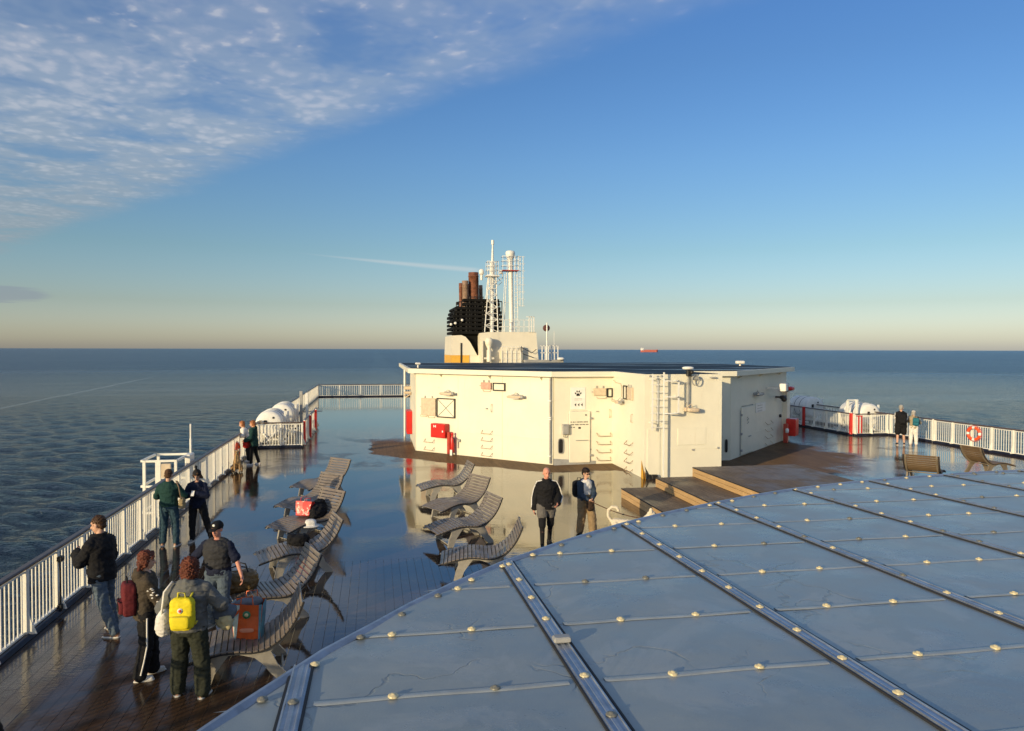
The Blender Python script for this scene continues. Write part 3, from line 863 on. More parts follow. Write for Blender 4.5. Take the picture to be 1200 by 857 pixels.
# door on B
dr = wp('door', 'B', lambda q: q.cbox((1.06, -.04, 1.08), (.84, .07, 2.02), .02), M_WALL)
def dgap(q):
    q.tube([(.64, -.012, .10), (.64, -.012, 1.98), (.74, -.012, 2.09), (1.38, -.012, 2.09), (1.495, -.012, 1.98), (1.495, -.012, .17), (1.38, -.012, .06)], .012, 6)
wp('door_gasket', 'B', dgap, M_GREY, dr)
for z in (1.80, .35): wp('hinge', 'B', lambda q: q.cbox((1.53, -.05, z), (.10, .06, .08), .008), M_GREY, dr)
wp('door_handle', 'B', lambda q: q.tube([(.89, -.11, .95), (1.40, -.11, .95)], .014, 6), M_GREY, dr)
wp('handle_stay', 'B', lambda q: (q.tube([(.91, -.07, .95), (.91, -.12, .95)], .012, 6), q.tube([(1.38, -.07, .95), (1.38, -.12, .95)], .012, 6)), M_GREY, dr)
wp('door_stop', 'B', lambda q: q.cbox((1.30, -.09, 1.94), (.05, .05, .05), .008), M_BLACK, dr)
wp('notice_mark', 'B', lambda q: q.bbox((1.0, -.078, 1.40), (1.10, -.0765, 1.47)), M_BLACK, dr)
def lettering(q, s0, s1, z, h, seed):
    rr = random.Random(seed); s = s0
    while s < s1:
        w = rr.uniform(.018, .032)
        q.bbox((s, -.0785, z + rr.choice((0, 0, .008))), (s + w, -.0765, z + h)); s += w + rr.choice((.012, .012, .012, .04))
wp('notice_lettering', 'B', lambda q: (lettering(q, .69, 1.38, 1.645, .042, 1), lettering(q, .69, 1.38, 1.545, .042, 2), lettering(q, .69, .86, 1.44, .04, 3)), M_BLACK, dr)
wp('base_shadow_wedge', 'B', lambda q: q.add([(.02, 0, 0), (.02, -.14, 0), (1.75, 0, 0), (.02, 0, .24), (.02, -.05, .24), (1.75, 0, .12)], [(0, 2, 1), (3, 4, 5), (0, 1, 4, 3), (1, 2, 5, 4), (0, 3, 5, 2)]), M_GREY)  # grey wedge shaped like the shadow beside the pipe at the wall foot
bx = wp('junction_box', 'B', lambda q: q.cbox((.47, -.10, 1.39), (.25, .20, .40), .015), M_GALV)
wp('junction_lid', 'B', lambda q: q.cbox((.47, -.21, 1.39), (.20, .02, .34), .006), M_GREY, bx)
wp('box_cable', 'B', lambda q: q.tube([(.40, -.08, 1.19), (.40, -.08, 1.10), (.52, -.06, 1.06), (.58, -.02, 1.12)], .012, 6), M_GREY, bx)
vt = wp('vent_slot', 'B', lambda q: q.sup((.31, -.02, .73), (.085, .03, .27), .4, 16), M_BLACK)
wp('vent_rim', 'B', lambda q: q.tube([(.31 + .105 * math.copysign(abs(math.cos(a)) ** .5, math.cos(a)), -.03, .73 + .29 * math.copysign(abs(math.sin(a)) ** .5, math.sin(a))) for a in [2 * PI * i / 20 for i in range(20)]], .014, 6, closed=True), M_GREY, vt)
wp('small_bracket', 'B', lambda q: (q.cbox((1.78, -.03, 2.07), (.10, .05, .03), .005), q.cbox((1.50, -.02, .58), (.09, .04, .03), .005)), M_GREY)
wp('small_bracket', 'A', lambda q: (q.cbox((3.95, -.03, 2.05), (.08, .05, .05), .005), q.tube([(2.45, -.05, .3), (2.45, -.05, .7)], .02, 6), q.cbox((2.52, -.04, .62), (.09, .08, .12), .01)), M_GREY)
wp('cable', 'C', lambda q: q.tube([(.15, -.02, 3.30), (.5, -.03, 3.22), (1.05, -.03, 3.20), (1.16, -.03, 3.1), (1.16, -.03, 2.7)], .014, 6), M_BEIGE)
flood('C', 1.25, 2.52, .6)
# paw sign with three arrows
sg = wp('paw_sign', 'B', lambda q: q.cbox((1.0, -.012, 2.59), (.60, .02, .86), .004), M_WHITE)
def disc(q, s, z, a, c, rot=0, n=18, y=-.0245):
    pts = [(s + math.cos(rot) * a * math.cos(t) - math.sin(rot) * c * math.sin(t), z + math.sin(rot) * a * math.cos(t) + math.cos(rot) * c * math.sin(t)) for t in [2 * PI * i / n for i in range(n)]]
    q.add([(p[0], y, p[1]) for p in pts] + [(p[0], y + .004, p[1]) for p in pts], [list(range(n))] + [(i, n + i, n + (i + 1) % n, (i + 1) % n) for i in range(n)])
def paw(q):
    s, z = 1.0, 2.77
    disc(q, s, z - .035, .068, .052); disc(q, s - .038, z - .062, .036, .030); disc(q, s + .038, z - .062, .036, .030, y=-.0248)
    for dx, dz, ro in ((-.105, .015, .5), (-.042, .085, .15), (.042, .085, -.15), (.105, .015, -.5)): disc(q, s + dx, z + dz, .028, .042, ro)
wp('paw_print', 'B', paw, M_BLACK, sg)
def arrows(q):
    for s in (.85, .98, 1.11):
        q.add([(s + .075, -.0245, 2.40), (s, -.0245, 2.335), (s + .075, -.0245, 2.27), (s + .05, -.0245, 2.335)], [(0, 1, 3), (1, 2, 3)][::1])
        q.add([(s + .075, -.0225, 2.40), (s, -.0225, 2.335), (s + .075, -.0225, 2.27)], [(0, 1, 2)])
wp('arrow_marks', 'B', arrows, M_BLACK, sg)
wp('sign_lettering', 'B', lambda q: [q.bbox((.86 + i * .045, -.0235, 2.56 + dz), (.86 + i * .045 + .028, -.0225, 2.585 + dz)) for i in range(7) for dz in (0, -.05)], M_GREY, sg)
# ladder with half cage on D
ld = wp('ladder', 'D', lambda q: (q.bbox((.155, -.30, 1.72), (.20, -.25, 3.66)), q.bbox((.565, -.30, .08), (.61, -.25, 3.72)), [q.bbox((s, -.26, z), (s + .03, .0, z + .03)) for s in (.16, .57) for z in (1.95, 3.45)]), M_WHITE)
for i in range(8):
    z = 1.82 + i * .245
    wp('ladder_rung', 'D', lambda q: q.tube([(.10, -.275, z), (.60, -.275, z)], .015, 6), M_WHITE, ld)
def cage(q):
    for z in (3.44, 2.87, 2.30):
        q.tube([(.18, -.28, z)] + [(.64 + .46 * math.sin(a) * 1.0 - .05, -.28 - .42 * math.sin(a) * 1.0 - .05, z) for a in ()] + [(.30, -.80, z), (.62, -.98, z), (.98, -.80, z), (1.10, -.40, z), (1.10, -.02, z)], .018, 6)
    for s, y in ((1.10, -.25), (.98, -.80), (.62, -.98), (.30, -.80)): q.bbox((s - .02, y - .01, 2.28), (s + .02, y + .01, 3.46))
def cage_flat(q):
    for z in (3.42, 2.87, 2.30):
        q.bbox((.60, -.36, z - .02), (1.12, -.33, z + .02)); q.bbox((1.09, -.34, z - .02), (1.12, .0, z + .02))
        q.tube([(.60, -.33, z), (.80, -.50, z), (1.02, -.42, z), (1.12, -.34, z)], .014, 6)
    q.bbox((1.07, -.36, 2.28), (1.125, -.33, 3.44)); q.bbox((.35, -.31, 1.95), (.375, -.29, 3.45))
wp('ladder_guard', 'D', cage_flat, M_WHITE, ld)
pl = wp('camera_pole', 'D', lambda q: (q.tube([(1.54, -.12, 2.45), (1.54, -.12, 3.66)], .028, 8), q.bbox((1.50, -.10, 2.6), (1.58, 0, 2.66)), q.bbox((1.50, -.10, 3.3), (1.58, 0, 3.36))), M_GREY)
wp('dome_top', 'D', lambda q: (q.sup((1.52, -.15, 3.86), (.20, .17, .06), .8, 16)), M_WHITE, pl)
wp('camera_box', 'D', lambda q: (q.cbox((1.55, -.16, 3.68), (.16, .16, .22), .02), q.sup((1.62, -.26, 3.72), (.07, .07, .07), 1, 12)), M_BLACK, pl)
wp('coiled_hose', 'D', lambda q: [q.tube([(1.78 + .13 * math.cos(t), -.20 - .02 * k, 3.43 + .17 * math.sin(t)) for t in [2 * PI * i / 14 for i in range(14)]], .016, 6, closed=True) for k in range(2)] + [q.cbox((1.78, -.12, 3.52), (.22, .14, .12), .01)], M_GREY, pl)
wp('flood_lamp', 'D', lambda q: (q.sup((1.70, -.22, 2.40), (.22, .10, .07), .4, 16, Matrix.Identity(4)), q.cbox((1.46, -.18, 2.42), (.14, .14, .13), .01), q.tube([(1.5, -.14, 2.5), (1.58, -.3, 2.62), (1.70, -.2, 2.46)], .014, 6)), M_BEIGE, pl)
wp('small_bracket', 'D', lambda q: (q.cbox((2.5, -.08, 3.52), (.22, .08, .05), .01), q.cbox((1.78, -.03, .98), (.08, .05, .05), .006), q.cbox((2.72, -.03, 1.03), (.06, .05, .06), .006), [q.sup((s, -.05, 3.58), (.04, .05, .04), 1, 10) for s in (.17, .58)]), M_GREY)
# yellow and black corner guards
def guard(q, s, m=1):
    q.add([(s, -.01, 0), (s + .45 * m, -.22, 0), (s + .16 * m, -.06, .35), (s, -.012, .62), (s, .05, 0), (s + .40 * m, .0, 0)], [(0, 1, 2, 3), (0, 4, 5, 1), (1, 5, 2), (4, 3, 2, 5)])
cg = wp('corner_guard', 'C', lambda q: q.add([(3.30, -.012, .62), (3.26, -.012, .0), (3.75, -.10, 0), (3.62, -.06, .22)], [(0, 1, 2, 3)]).add([(3.30, .03, .60), (3.26, .03, .0), (3.75, -.02, 0), (3.62, .0, .22)], [(3, 2, 1, 0)]), M_YELLOW)
wp('black_guard', 'D', lambda q: (q.add([(.0, -.03, .45), (.04, -.20, .0), (.42, -.16, .0), (.40, -.02, .12), (.16, -.03, .16)], [(0, 1, 2, 3, 4)]), q.cbox((.33, -.10, .08), (.22, .14, .15), .02)), M_BLACK)
# right-hand shaded diagonal wall E
de = wp('door', 'E', lambda q: q.cbox((2.18, -.04, 1.06), (1.75, .07, 2.02), .02), M_WALL)
wp('door_gasket', 'E', lambda q: q.tube([(1.28, -.012, .05), (1.28, -.012, 1.9), (1.5, -.012, 2.1), (3.0, -.012, 2.1), (3.08, -.012, 2.0), (3.08, -.012, .06)], .018, 6), M_GREY, de)
wp('door_handle', 'E', lambda q: [q.tube([(2.0, -.08, 1.5 + i * .15), (2.0, -.15, 1.55 + i * .15), (2.0, -.08, 1.62 + i * .15)], .016, 6) for i in (-1, 0)] + [q.cbox((2.35, -.1, .78), (.3, .04, .04), .01)], M_GREY, de)
for z in (1.75, .95, .25): wp('hinge', 'E', lambda q: q.cbox((1.33, -.06, z), (.10, .06, .10), .01), M_GREY, de)
wp('vent_slot', 'B', lambda q: q.sup((7.24, -.03, .60), (.05, .04, .27), .5, 14), M_BLACK)
wp('notice_board', 'E', lambda q: q.cbox((4.2, -.012, 1.9), (1.5, .02, .42), .004), M_WHITE)
wp('notice_lettering', 'E', lambda q: [q.bbox((3.7 + i * .11, -.026, 1.98 - j * .12), (3.7 + i * .11 + .07, -.023, 2.01 - j * .12)) for i in range(7) for j in range(3)], M_GREY)
flood('E', 3.4, 2.53, 1.0, M_GREY)
fl = wp('flood_lamp', 'E', lambda q: (q.cbox((5.25, -.75, 2.78), (.40, .30, .36), .03), q.bbox((5.2, -.6, 2.7), (5.3, 0, 2.78))), M_WHITE)
wp('lamp_hood', 'E', lambda q: q.cbox((5.62, -.72, 2.76), (.18, .26, .40), .02), M_BLACK, fl)
wp('warning_light', 'E', lambda q: q.sup((7.6, -.45, 2.62), (.34, .16, .10), .5, 14).cbox((7.6, -.2, 2.6), (.1, .4, .08), .01), M_RED)
wp('security_camera', 'E', lambda q: (q.cbox((6.7, -.35, 2.24), (.5, .22, .16), .03), q.sup((6.6, -.42, 2.16), (.14, .14, .14), 1, 12), q.bbox((6.65, -.3, 2.2), (6.75, 0, 2.28))), M_BLACK)
wp('downpipe', 'E', lambda q: (q.bbox((7.95, -.22, .0), (8.50, .0, 2.45)), q.cbox((8.2, -.12, 2.5), (.7, .3, .06), .01)), M_WALL)
wp('wall_boss', 'E', lambda q: q.sup((7.43, -.04, 1.28), (.10, .06, .08), .8, 10), M_BLACK)
# thin post and gear at the left end
lp = MB(); lp.tube([(1.48, 38.6, 0), (1.48, 38.6, 3.44)], .055, 10); po = lp.build('support_post', M_WHITE, bld)
MB().cbox((1.6, 37.6, 2.55), (.4, .5, .16), .03).cbox((1.55, 36.9, 2.35), (.35, .3, .12), .03).tube([(1.74, 36.9, 2.3), (1.45, 37.0, 2.1), (1.4, 37.6, 2.2)], .03, 6).build('hose_gear', M_BEIGE, bld)
for (x, y, s) in ((1.9, 33.9, .6), (19.0, 36.5, 1.0)):
    r_ = MB(); r_.tube([(x, y, 3.65), (x, y, 3.78)], .03 * s + .02, 8); r_.cbox((x, y, 3.84), (.42 * s, .3 * s, .16 * s), .03); ro = r_.build('roof_lamp', M_WHITE, bld)

# fire equipment in front of the walls
fb = thing('fire_box', 'bright red fire hose box on the sunlit diagonal wall under the crossed frame', 'fire box', FR['A'] @ Vector((1.54, 0, .70)), -PI / 4)
MB().cbox((0, -.16, .30), (.80, .30, .60), .02).build('cabinet', M_RED, fb)
MB().cbox((.0, -.315, .30), (.72, .02, .52), .006).build('cabinet_door', M_RED, fb)
MB().bbox((-.22, -.3275, .44), (-.18, -.3255, .54)).bbox((-.18, -.3275, .475), (-.12, -.3255, .50)).bbox((-.12, -.3275, .44), (-.08, -.3255, .54)).bbox((.27, -.345, .25), (.33, -.325, .33)).build('white_mark', M_WHITE, fb)
fe = thing('hydrant_post', 'red hydrant post with a hose valve standing right of the bright red fire box', 'hydrant', FR['A'] @ Vector((2.15, -.16, 0)), -PI / 4)
MB().cbox((-.08, 0, .50), (.16, .16, .95), .02).build('post', M_REDD, fe)
MB().lathe([(.07, .1), (.085, .14), (.085, .70), (.05, .80), (.03, .86), (.055, .88), (.055, .94), (.02, .96)], (.10, -.02, 0), 12).build('hose_valve', M_RED, fe)
MB().tube([(.10, -.02, .80), (.24, -.08, .70), (.25, -.08, .55)], .025, 8).build('nozzle', M_DARK, fe)
MB().cbox((.12, -.13, .12), (.12, .02, .24), .004).build('label_plate', M_WHITE, fe)
fl2 = thing('fire_locker', 'tall narrow red fire locker on the left end wall beside the white post', 'fire locker', (1.74, 36.6, 0), 0)
MB().cbox((-.13, 0, .95), (.25, 1.3, 1.1), .02).build('cabinet', M_RED, fl2)
MB().cbox((-.262, 0, .95), (.012, 1.15, .96), .004).build('cabinet_door', M_RED, fl2)
fx = thing('fire_box', 'dull red fire hose box on the shaded grey wall at its right end', 'fire box', FR['E'] @ Vector((8.05, -.1, .28)), PI / 4)
MB().cbox((0, -.35, .42), (.62, .45, .84), .02).build('cabinet', M_RED, fx)
MB().cbox((0, -.58, .42), (.54, .02, .74), .006).build('cabinet_door', M_RED, fx)
fy = thing('hydrant_post', 'thin dark red hydrant post on the shaded wall left of its hose box', 'hydrant', FR['E'] @ Vector((7.25, -.35, 0)), PI / 4)
MB().cbox((0, 0, .46), (.20, .20, .92), .02).build('post', M_REDD, fy)
MB().lathe([(.06, .5), (.08, .54), (.08, .68), (.03, .72)], (-.14, -.1, 0), 12).build('hose_valve', M_WHITE, fy)
for k_, o in (('red', None),): pass
# ------------------------------------------------------------------ railings
BAY = 1.13
balm = MB().bbox((-.008, -.014, .13), (.008, .014, 1.06)).mesh('baluster', M_RAILW)


def post_mesh(side):
    q = MB()
    q.cbox((0, 0, .60), (.085, .085, 1.10), .008)
    s = side
    q.add([(s * .04, -.012, .10), (s * .16, -.012, .10), (s * .04, -.012, .42), (s * .04, .012, .10), (s * .16, .012, .10), (s * .04, .012, .42)], [(0, 1, 2), (5, 4, 3), (0, 3, 4, 1), (1, 4, 5, 2), (0, 2, 5, 3)])
    return q.mesh('post', M_RAILW)


def railing(label, a, c, inward, n_obj, posts=True, bay=BAY, sp=.125, wood=True, name='railing'):
    """railing from a to c on the deck; balusters beyond n_obj are one stuff part"""
    a = Vector((*a, 0)); c = Vector((*c, 0)); L = (c - a).length; ang = math.atan2((c - a).y, (c - a).x)
    t = thing(name, label, 'railing', a, ang)
    MB().cbox((L / 2, 0, .055), (L + .1, .14, .11), .01).build('kerb', M_STEELD, t)
    MB().bbox((0, -.025, .12), (L, .025, .15)).build('bottom_rail', M_RAILW, t)
    MB().bbox((0, -.02, 1.055), (L, .02, 1.085)).build('top_rail', M_RAILW, t)
    MB().cbox((L / 2, 0, 1.135), (L + .06, .11, .055), .015).build('handrail', M_HAND if wood else M_GALV, t)
    pm_ = post_mesh(1)
    rot = PI / 2 * inward
    n = int(round(L / bay))
    for i in range(n + 1):
        link('post', pm_, t, (i * L / n, 0, 0), (0, 0, rot))
    for i in range(n):
        if i % 2 == 0 and i > 0:
            pass
    xs = []
    for i in range(n):
        x0, x1 = i * L / n + .05, (i + 1) * L / n - .05; k = max(2, int(round((x1 - x0) / sp)))
        xs += [x0 + (x1 - x0) * (j + .5) / k for j in range(k)]
    for x in xs[:n_obj]: link('baluster', balm, t, (x, 0, 0), (0, 0, PI / 2))
    if xs[n_obj:]:
        q = MB()
        for x in xs[n_obj:]: q.bbox((x - .014, -.008, .13), (x + .014, .008, 1.06))
        o = q.build('far_balusters', M_RAILW, t); o['kind'] = 'stuff'
    return t


p0 = 12.49 - BAY * 8
rl = railing('long white railing with a dark wooden handrail along the whole left edge', (XL, p0), (XL, p0 + BAY * 60), -1, 290)
rr_ = railing('white railing along the right edge of the deck with the orange ring hung on it', (XR, 31.7), (XR, 31.7 - BAY * 26), -1, 200)
railing('low white railing straight across the far stern end of the deck', (XL + .06, p0 + BAY * 60 + .05), (12.0, p0 + BAY * 60 + .05), -1, 70, bay=1.9, sp=.2)
railing('white railing along the far right edge beyond the right raft pen', (XR, 72), (XR, 31.85), 1, 0, bay=1.5, sp=.16)
# steel brackets and hose clamps on the port railing
# life raft pens -------------------------------------------------
def pen(sgn, label_f, label_s):
    x_out = (XL + .12) if sgn < 0 else (XR - .1)
    x_in = -3.30 if sgn < 0 else 24.75
    a, c = ((x_out, 35.0), (x_in, 35.0)) if sgn < 0 else ((x_in, 35.0), (x_out, 35.0))
    f = railing(label_f, a, c, -1 if True else 1, 60, bay=.9, sp=.12)
    s = railing(label_s, (x_in, 35.15), (x_in, 43.4), 1 if sgn > 0 else -1, 70, bay=1.2, sp=.13)
    return f, s
pen(-1, 'white railing across the front of the left raft pen', 'white railing down the inner side of the left raft pen')
pen(1, 'white railing across the front of the right raft pen', 'white railing down the inner side of the right raft pen')
for x, y, lb in ((-3.22, 35.25, 'red gate post at the near corner of the left raft pen'), (-3.20, 38.2, 'red gate post halfway along the left raft pen'), (-3.20, 41.6, 'red gate post at the far end of the left raft pen'),
                 (24.66, 35.2, 'red gate post at the near corner of the right raft pen'), (24.66, 39.6, 'red gate post further back along the right raft pen')):
    g = thing('gate_post', lb, 'gate post', (x, y, 0)); MB().cbox((0, 0, .62), (.11, .16, 1.12), .01).build('post', M_RED, g); MB().cbox((0, 0, 1.20), (.07, .10, .06), .01).build('cap', M_WHITE, g)
gt = thing('raft_gate', 'red and white striped gate of the right raft pen beside its corner post', 'gate', (24.72, 35.05, 0))
for k in range(4): MB().bbox((.10 + k * .085, -.12, .14), (.155 + k * .085, -.09, 1.04)).build('bar', M_RED if k % 2 else M_WHITE, gt)
MB().bbox((.08, -.125, 1.02), (.42, -.085, 1.07)).build('top_bar', M_RED, gt)


def raft(x, y, label):
    t = thing('raft_canister', label, 'life raft', (x, y, 0), 0, 'white life raft canisters')
    def cyl(q, rs, z0=.95):
        n = 28; vs = []; fs = []
        for yy, r in rs:
            vs += [(r * math.cos(2 * PI * k / n), yy, z0 + r * math.sin(2 * PI * k / n)) for k in range(n)]
        for i in range(len(rs) - 1):
            for k in range(n): fs.append((i * n + k, i * n + (k + 1) % n, (i + 1) * n + (k + 1) % n, (i + 1) * n + k))
        q.add(vs, fs, None, True); q.add(vs[:n], [list(range(n))[::-1]]); q.add(vs[-n:], [list(range(n))])
    q = MB(); cyl(q, [(0.02, .05), (0.0, .2), (.01, .50), (.06, .60), (.16, .64), (1.9, .64), (2.0, .60), (2.05, .5), (2.06, .1)]); q.build('shell', M_WHITE, t)
    for yy in (.45, .95, 1.45):
        q = MB(); cyl(q, [(yy, .63), (yy + .01, .662), (yy + .07, .662), (yy + .08, .63)]); q.build('rib', M_WHITE, t)
    for yy in (.70, 1.25):
        q = MB(); cyl(q, [(yy, .636), (yy + .005, .650), (yy + .035, .650), (yy + .04, .636)]); q.build('strap', M_DARK, t)
    MB().cbox((-.16, -.01, 1.06), (.14, .03, .20), .01).build('label_plate', M_BLACK, t)
    MB().cbox((.20, -.005, 1.27), (.09, .03, .09), .01).build('label_plate', M_BLACK, t)
    q = MB()
    for yy in (.3, 1.6):
        q.bbox((-.72, yy, .02), (-.64, yy + .08, 1.1)).bbox((.64, yy, .02), (.72, yy + .08, 1.5)).bbox((-.72, yy, .18), (.72, yy + .08, .28))
        q.add([(-.6, yy, .28), (-.45, yy, .28), (-.60, yy, .55), (-.6, yy + .08, .28), (-.45, yy + .08, .28), (-.6, yy + .08, .55)], [(0, 1, 2), (5, 4, 3), (0, 3, 4, 1), (1, 4, 5, 2), (0, 2, 5, 3)])
    q.bbox((-.70, -.3, .06), (-.62, 2.3, .14)).bbox((.62, -.3, .06), (.70, 2.3, .14))
    q.tube([(-.66, .3, 1.0), (.1, -.25, .15)], .035, 6); q.tube([(.66, .3, 1.0), (-.1, -.25, .15)], .035, 6)
    q.build('cradle', M_WHITE, t)
    return t
RG = 'white life raft canisters'
raft(-4.55 - .35, 36.1, 'nearest large white raft canister behind the left pen railing')
raft(-4.9, 40.8, 'second large white raft canister in the left pen, behind the nearest one')
raft(26.5, 36.1, 'sunlit white raft canister behind the right pen railing')
raft(26.6, 41.5, 'shaded white raft canister further back in the right pen')
raft(26.7, 46.0, 'third white raft canister on the right, half hidden by the building corner')
st = thing('davit_post', 'pair of grey davit posts standing at the back of the left raft pen', 'davit', (-4.0, 43.6, 0))
MB().cbox((-.16, 0, 1.05), (.16, .16, 2.1), .01).build('post', M_GREY, st); MB().cbox((.16, 0, 1.0), (.14, .16, 2.0), .01).build('post', M_WHITE, st); MB().tube([(-.5, 0, .9), (1.0, 0, .95)], .03, 6).build('chain_bar', M_GREY, st)
st = thing('davit_post', 'white davit frame standing left of the sunlit raft canister in the right pen', 'davit', (25.55, 36.0, 0))
MB().cbox((0, 0, .92), (.12, .12, 1.84), .01).build('post', M_WHITE, st); MB().cbox((-.34, .3, .88), (.12, .12, 1.76), .01).build('post', M_WHITE, st); MB().cbox((-.17, .15, 1.8), (.5, .2, .06), .01).build('top_plate', M_WHITE, st)
for y, lb in ((44.5, 'grey locker panel beside the shaded end of the deck building'), ):
    g = thing('storage_rack', 'shaded grey rack of steel panels right behind the deck building corner', 'rack', (23.4, 41.5, 0))
    for k in range(4): MB().cbox((k * .42, 0, .75), (.09, .5, 1.5), .01).build('upright', M_GREY, g)
    for z in (.3, .75, 1.25): MB().cbox((.63, 0, z), (1.4, .45, .06), .01).build('shelf', M_GREY, g)
    MB().cbox((1.05, -.25, .75), (.18, .05, 1.2), .01).build('red_panel', M_REDD, g)


def lifebuoy(x, y, z, rz_, label):
    t = thing('lifebuoy', label, 'lifebuoy', (x, y, z), rz_, 'orange lifebuoys on the railings')
    n = 24
    def seg(q, a0, a1, R0=.27, r=.065):
        m = 7; vs = []; fs = []; k_ = 10
        for i in range(m):
            a = a0 + (a1 - a0) * i / (m - 1)
            for k in range(k_):
                b_ = 2 * PI * k / k_
                vs.append(((R0 + r * math.cos(b_)) * math.cos(a), r * .8 * math.sin(b_), (R0 + r * math.cos(b_)) * math.sin(a)))
        for i in range(m - 1):
            for k in range(k_): fs.append((i * k_ + k, i * k_ + (k + 1) % k_, (i + 1) * k_ + (k + 1) % k_, (i + 1) * k_ + k))
        q.add(vs, fs, None, True)
    for k in range(4):
        a = PI / 4 + k * PI / 2
        q = MB(); seg(q, a - .58, a + .58); q.build('ring_section', MATS.get('buoy_orange') or mat('buoy_orange', (.78, .09, .02), .45), t)
        q = MB(); seg(q, a + .58, a + .58 + (PI / 2 - 1.16), r=.068); q.build('white_band', M_WHITE, t)
    MB().tube([(.36 * math.cos(2 * PI * i / 24), -.03, .36 * math.sin(2 * PI * i / 24)) for i in range(24)], .011, 5, closed=True).build('grab_line', M_RED, t)
    return t
lifebuoy(XR - .12, 29.2, .74, PI / 2 + .25, 'orange and white ring hanging on the right railing behind the loungers')
lifebuoy(XL + .14, 29.6, .62, -PI / 2, 'orange ring on the left railing next to the tan dog')

# white frame platform hanging outboard of the port railing
of = thing('boarding_frame', 'white square tube boarding frame with a thin aerial outside the left railing', 'steel frame', (-6.05, 23.0, 0))
q = MB(); h0, h1 = -1.0, 1.33
for x in (-.40, .44):
    for y in (-.5, .9): q.bbox((x - .035, y - .035, h0), (x + .035, y + .035, h1))
for z in (h1 - .06, .55, -.2):
    for y in (-.5, .9): q.bbox((-.44, y - .03, z), (.44, y + .03, z + .06))
    for x in (-.48, .48): q.bbox((x - .03, -.46, z), (x + .03, .86, z + .06))
q.build('frame', M_RAILW, of)
MB().bbox((-.10, -.535, -.9), (.04, -.48, 1.3)).build('flat_post', M_RAILW, of)
MB().cbox((.18, -.50, 1.02), (.26, .06, .40), .01).build('control_box', M_BEIGE, of)
MB().cbox((.56, .6, .9), (.16, .5, .9), .02).build('locker', M_RAILW, of)
MB().tube([(.50, 1.0, 1.3), (.50, 1.0, 1.75)], .035, 8).tube([(.50, 1.0, 1.7), (.50, 1.0, 2.2)], .026, 8).build('aerial', M_RAILW, of)
MB().cbox((0, .2, -1.05), (1.1, 1.6, .06), .01).build('platform', M_GREY, of)

# ------------------------------------------------------------------ stepped timber platform
stp = thing('timber_steps', 'stepped timber sun platform with pale varnished risers in front of the ladder wall', 'steps', (0, 0, 0))
tm = {}
def board(x0, x1, y0, y1, z, mt, th=.03, name='tread_board'):
    key = (round(x1 - x0, 3), round(y1 - y0, 3), mt.name)
    if key not in tm: tm[key] = MB().cbox((0, 0, -th / 2), (x1 - x0 - .006, y1 - y0 - .004, th), .003).mesh(name, mt)
    link(name, tm[key], stp, ((x0 + x1) / 2, (y0 + y1) / 2, z + random.uniform(-.001, .001)))
YB, YF = 21.5, 14.0
ST = [(7.35, 8.45, .29), (8.45, 9.65, .58), (9.65, 13.1, .87)]
for xa, xb, z in ST:
    w = .12; n = int(round((xb - xa) / w)); w = (xb - xa) / n
    for i in range(n):
        cut = [YF, 16.0 + (i * 1.3) % 2.6, 19.0 + (i * .9) % 2.0, YB]
        if i % 3 == 0: cut = [YF, 17.6 + (i % 2) * .7, YB]
        for ya, yb in zip(cut, cut[1:]):
            if yb - ya > .15: board(xa + i * w, xa + (i + 1) * w, ya, yb, z, M_TREAD)
    # riser: two rows of varnished boards
    zb = z - .29
    for r_ in range(2):
        z0 = zb + .0 + r_ * .13; cuts = [YF, 15.4, 16.9, 18.3 - .4 * r_, 19.4, 20.5 - .3 * r_, YB]
        for ya, yb in zip(cuts, cuts[1:]):
            MB().cbox((xa + .02, (ya + yb) / 2, z0 + .064), (.024, yb - ya - .005, .122), .003).build('riser_board', M_RISER, stp)
    MB().bbox((xa - .012, YF, z - .032), (xa + .0, YB + .01, z - .001)).build('nosing', M_DARK, stp)
    MB().bbox((xa + .035, YF + .02, .0), (xb - .0 if xb < 13 else xb, YB - .01, z - .034)).build('understructure', M_DARK, stp)
    MB().cbox(((xa + xb) / 2, YB + .012, (z - .03) / 2), (xb - xa, .024, z - .03), .003).build('back_board', M_RISER, stp)
MB().cbox((13.115, (YF + YB) / 2, .42), (.03, YB - YF, .83), .003).build('side_board', M_RISER, stp)

# ------------------------------------------------------------------ funnel and mast group, far aft
fy_ = 60.0
fun = thing('funnel', 'ship funnel far aft with a cream casing, orange band, black louvres and rusty exhausts', 'funnel', (0, fy_, 0))
def P2(pts, y0, y1, mt, name, parent=fun):
    """side elevation polygon (x, z) extruded in depth"""
    n = len(pts); q = MB()
    vs = [(x, y0, z) for x, z in pts] + [(x, y1, z) for x, z in pts]
    q.add(vs, [list(range(n)), list(range(n, 2 * n))[::-1]] + [(i, n + i, n + (i + 1) % n, (i + 1) % n) for i in range(n)])
    return q.build(name, mt, parent)
cx = [(6.03, 0), (7.48, 0), (8.25, 0), (8.25, 3.4), (8.12, 4.0), (7.86, 4.55), (7.55, 5.1), (7.2, 5.5), (6.85, 5.64), (6.10, 5.6)]
P2([(6.03, 4.012), (8.13, 4.012), (8.12, 4.05), (7.86, 4.55), (7.55, 5.1), (7.2, 5.5), (6.85, 5.64), (6.10, 5.6)], 0, 6, M_CREAMF, 'casing')
P2([(6.03, 0), (7.50, 0), (7.50, 4.01), (6.03, 4.01)], 0, 6, M_ORANGE, 'orange_band')
P2([(7.503, 0), (8.6, 0), (8.6, 4.01), (7.503, 4.01)], 0.05, 6, M_CREAMF, 'casing')
MB().bbox((6.78, -.05, 3.4), (6.90, -.005, 5.0)).build('ladder_strip', M_BLACK, fun)
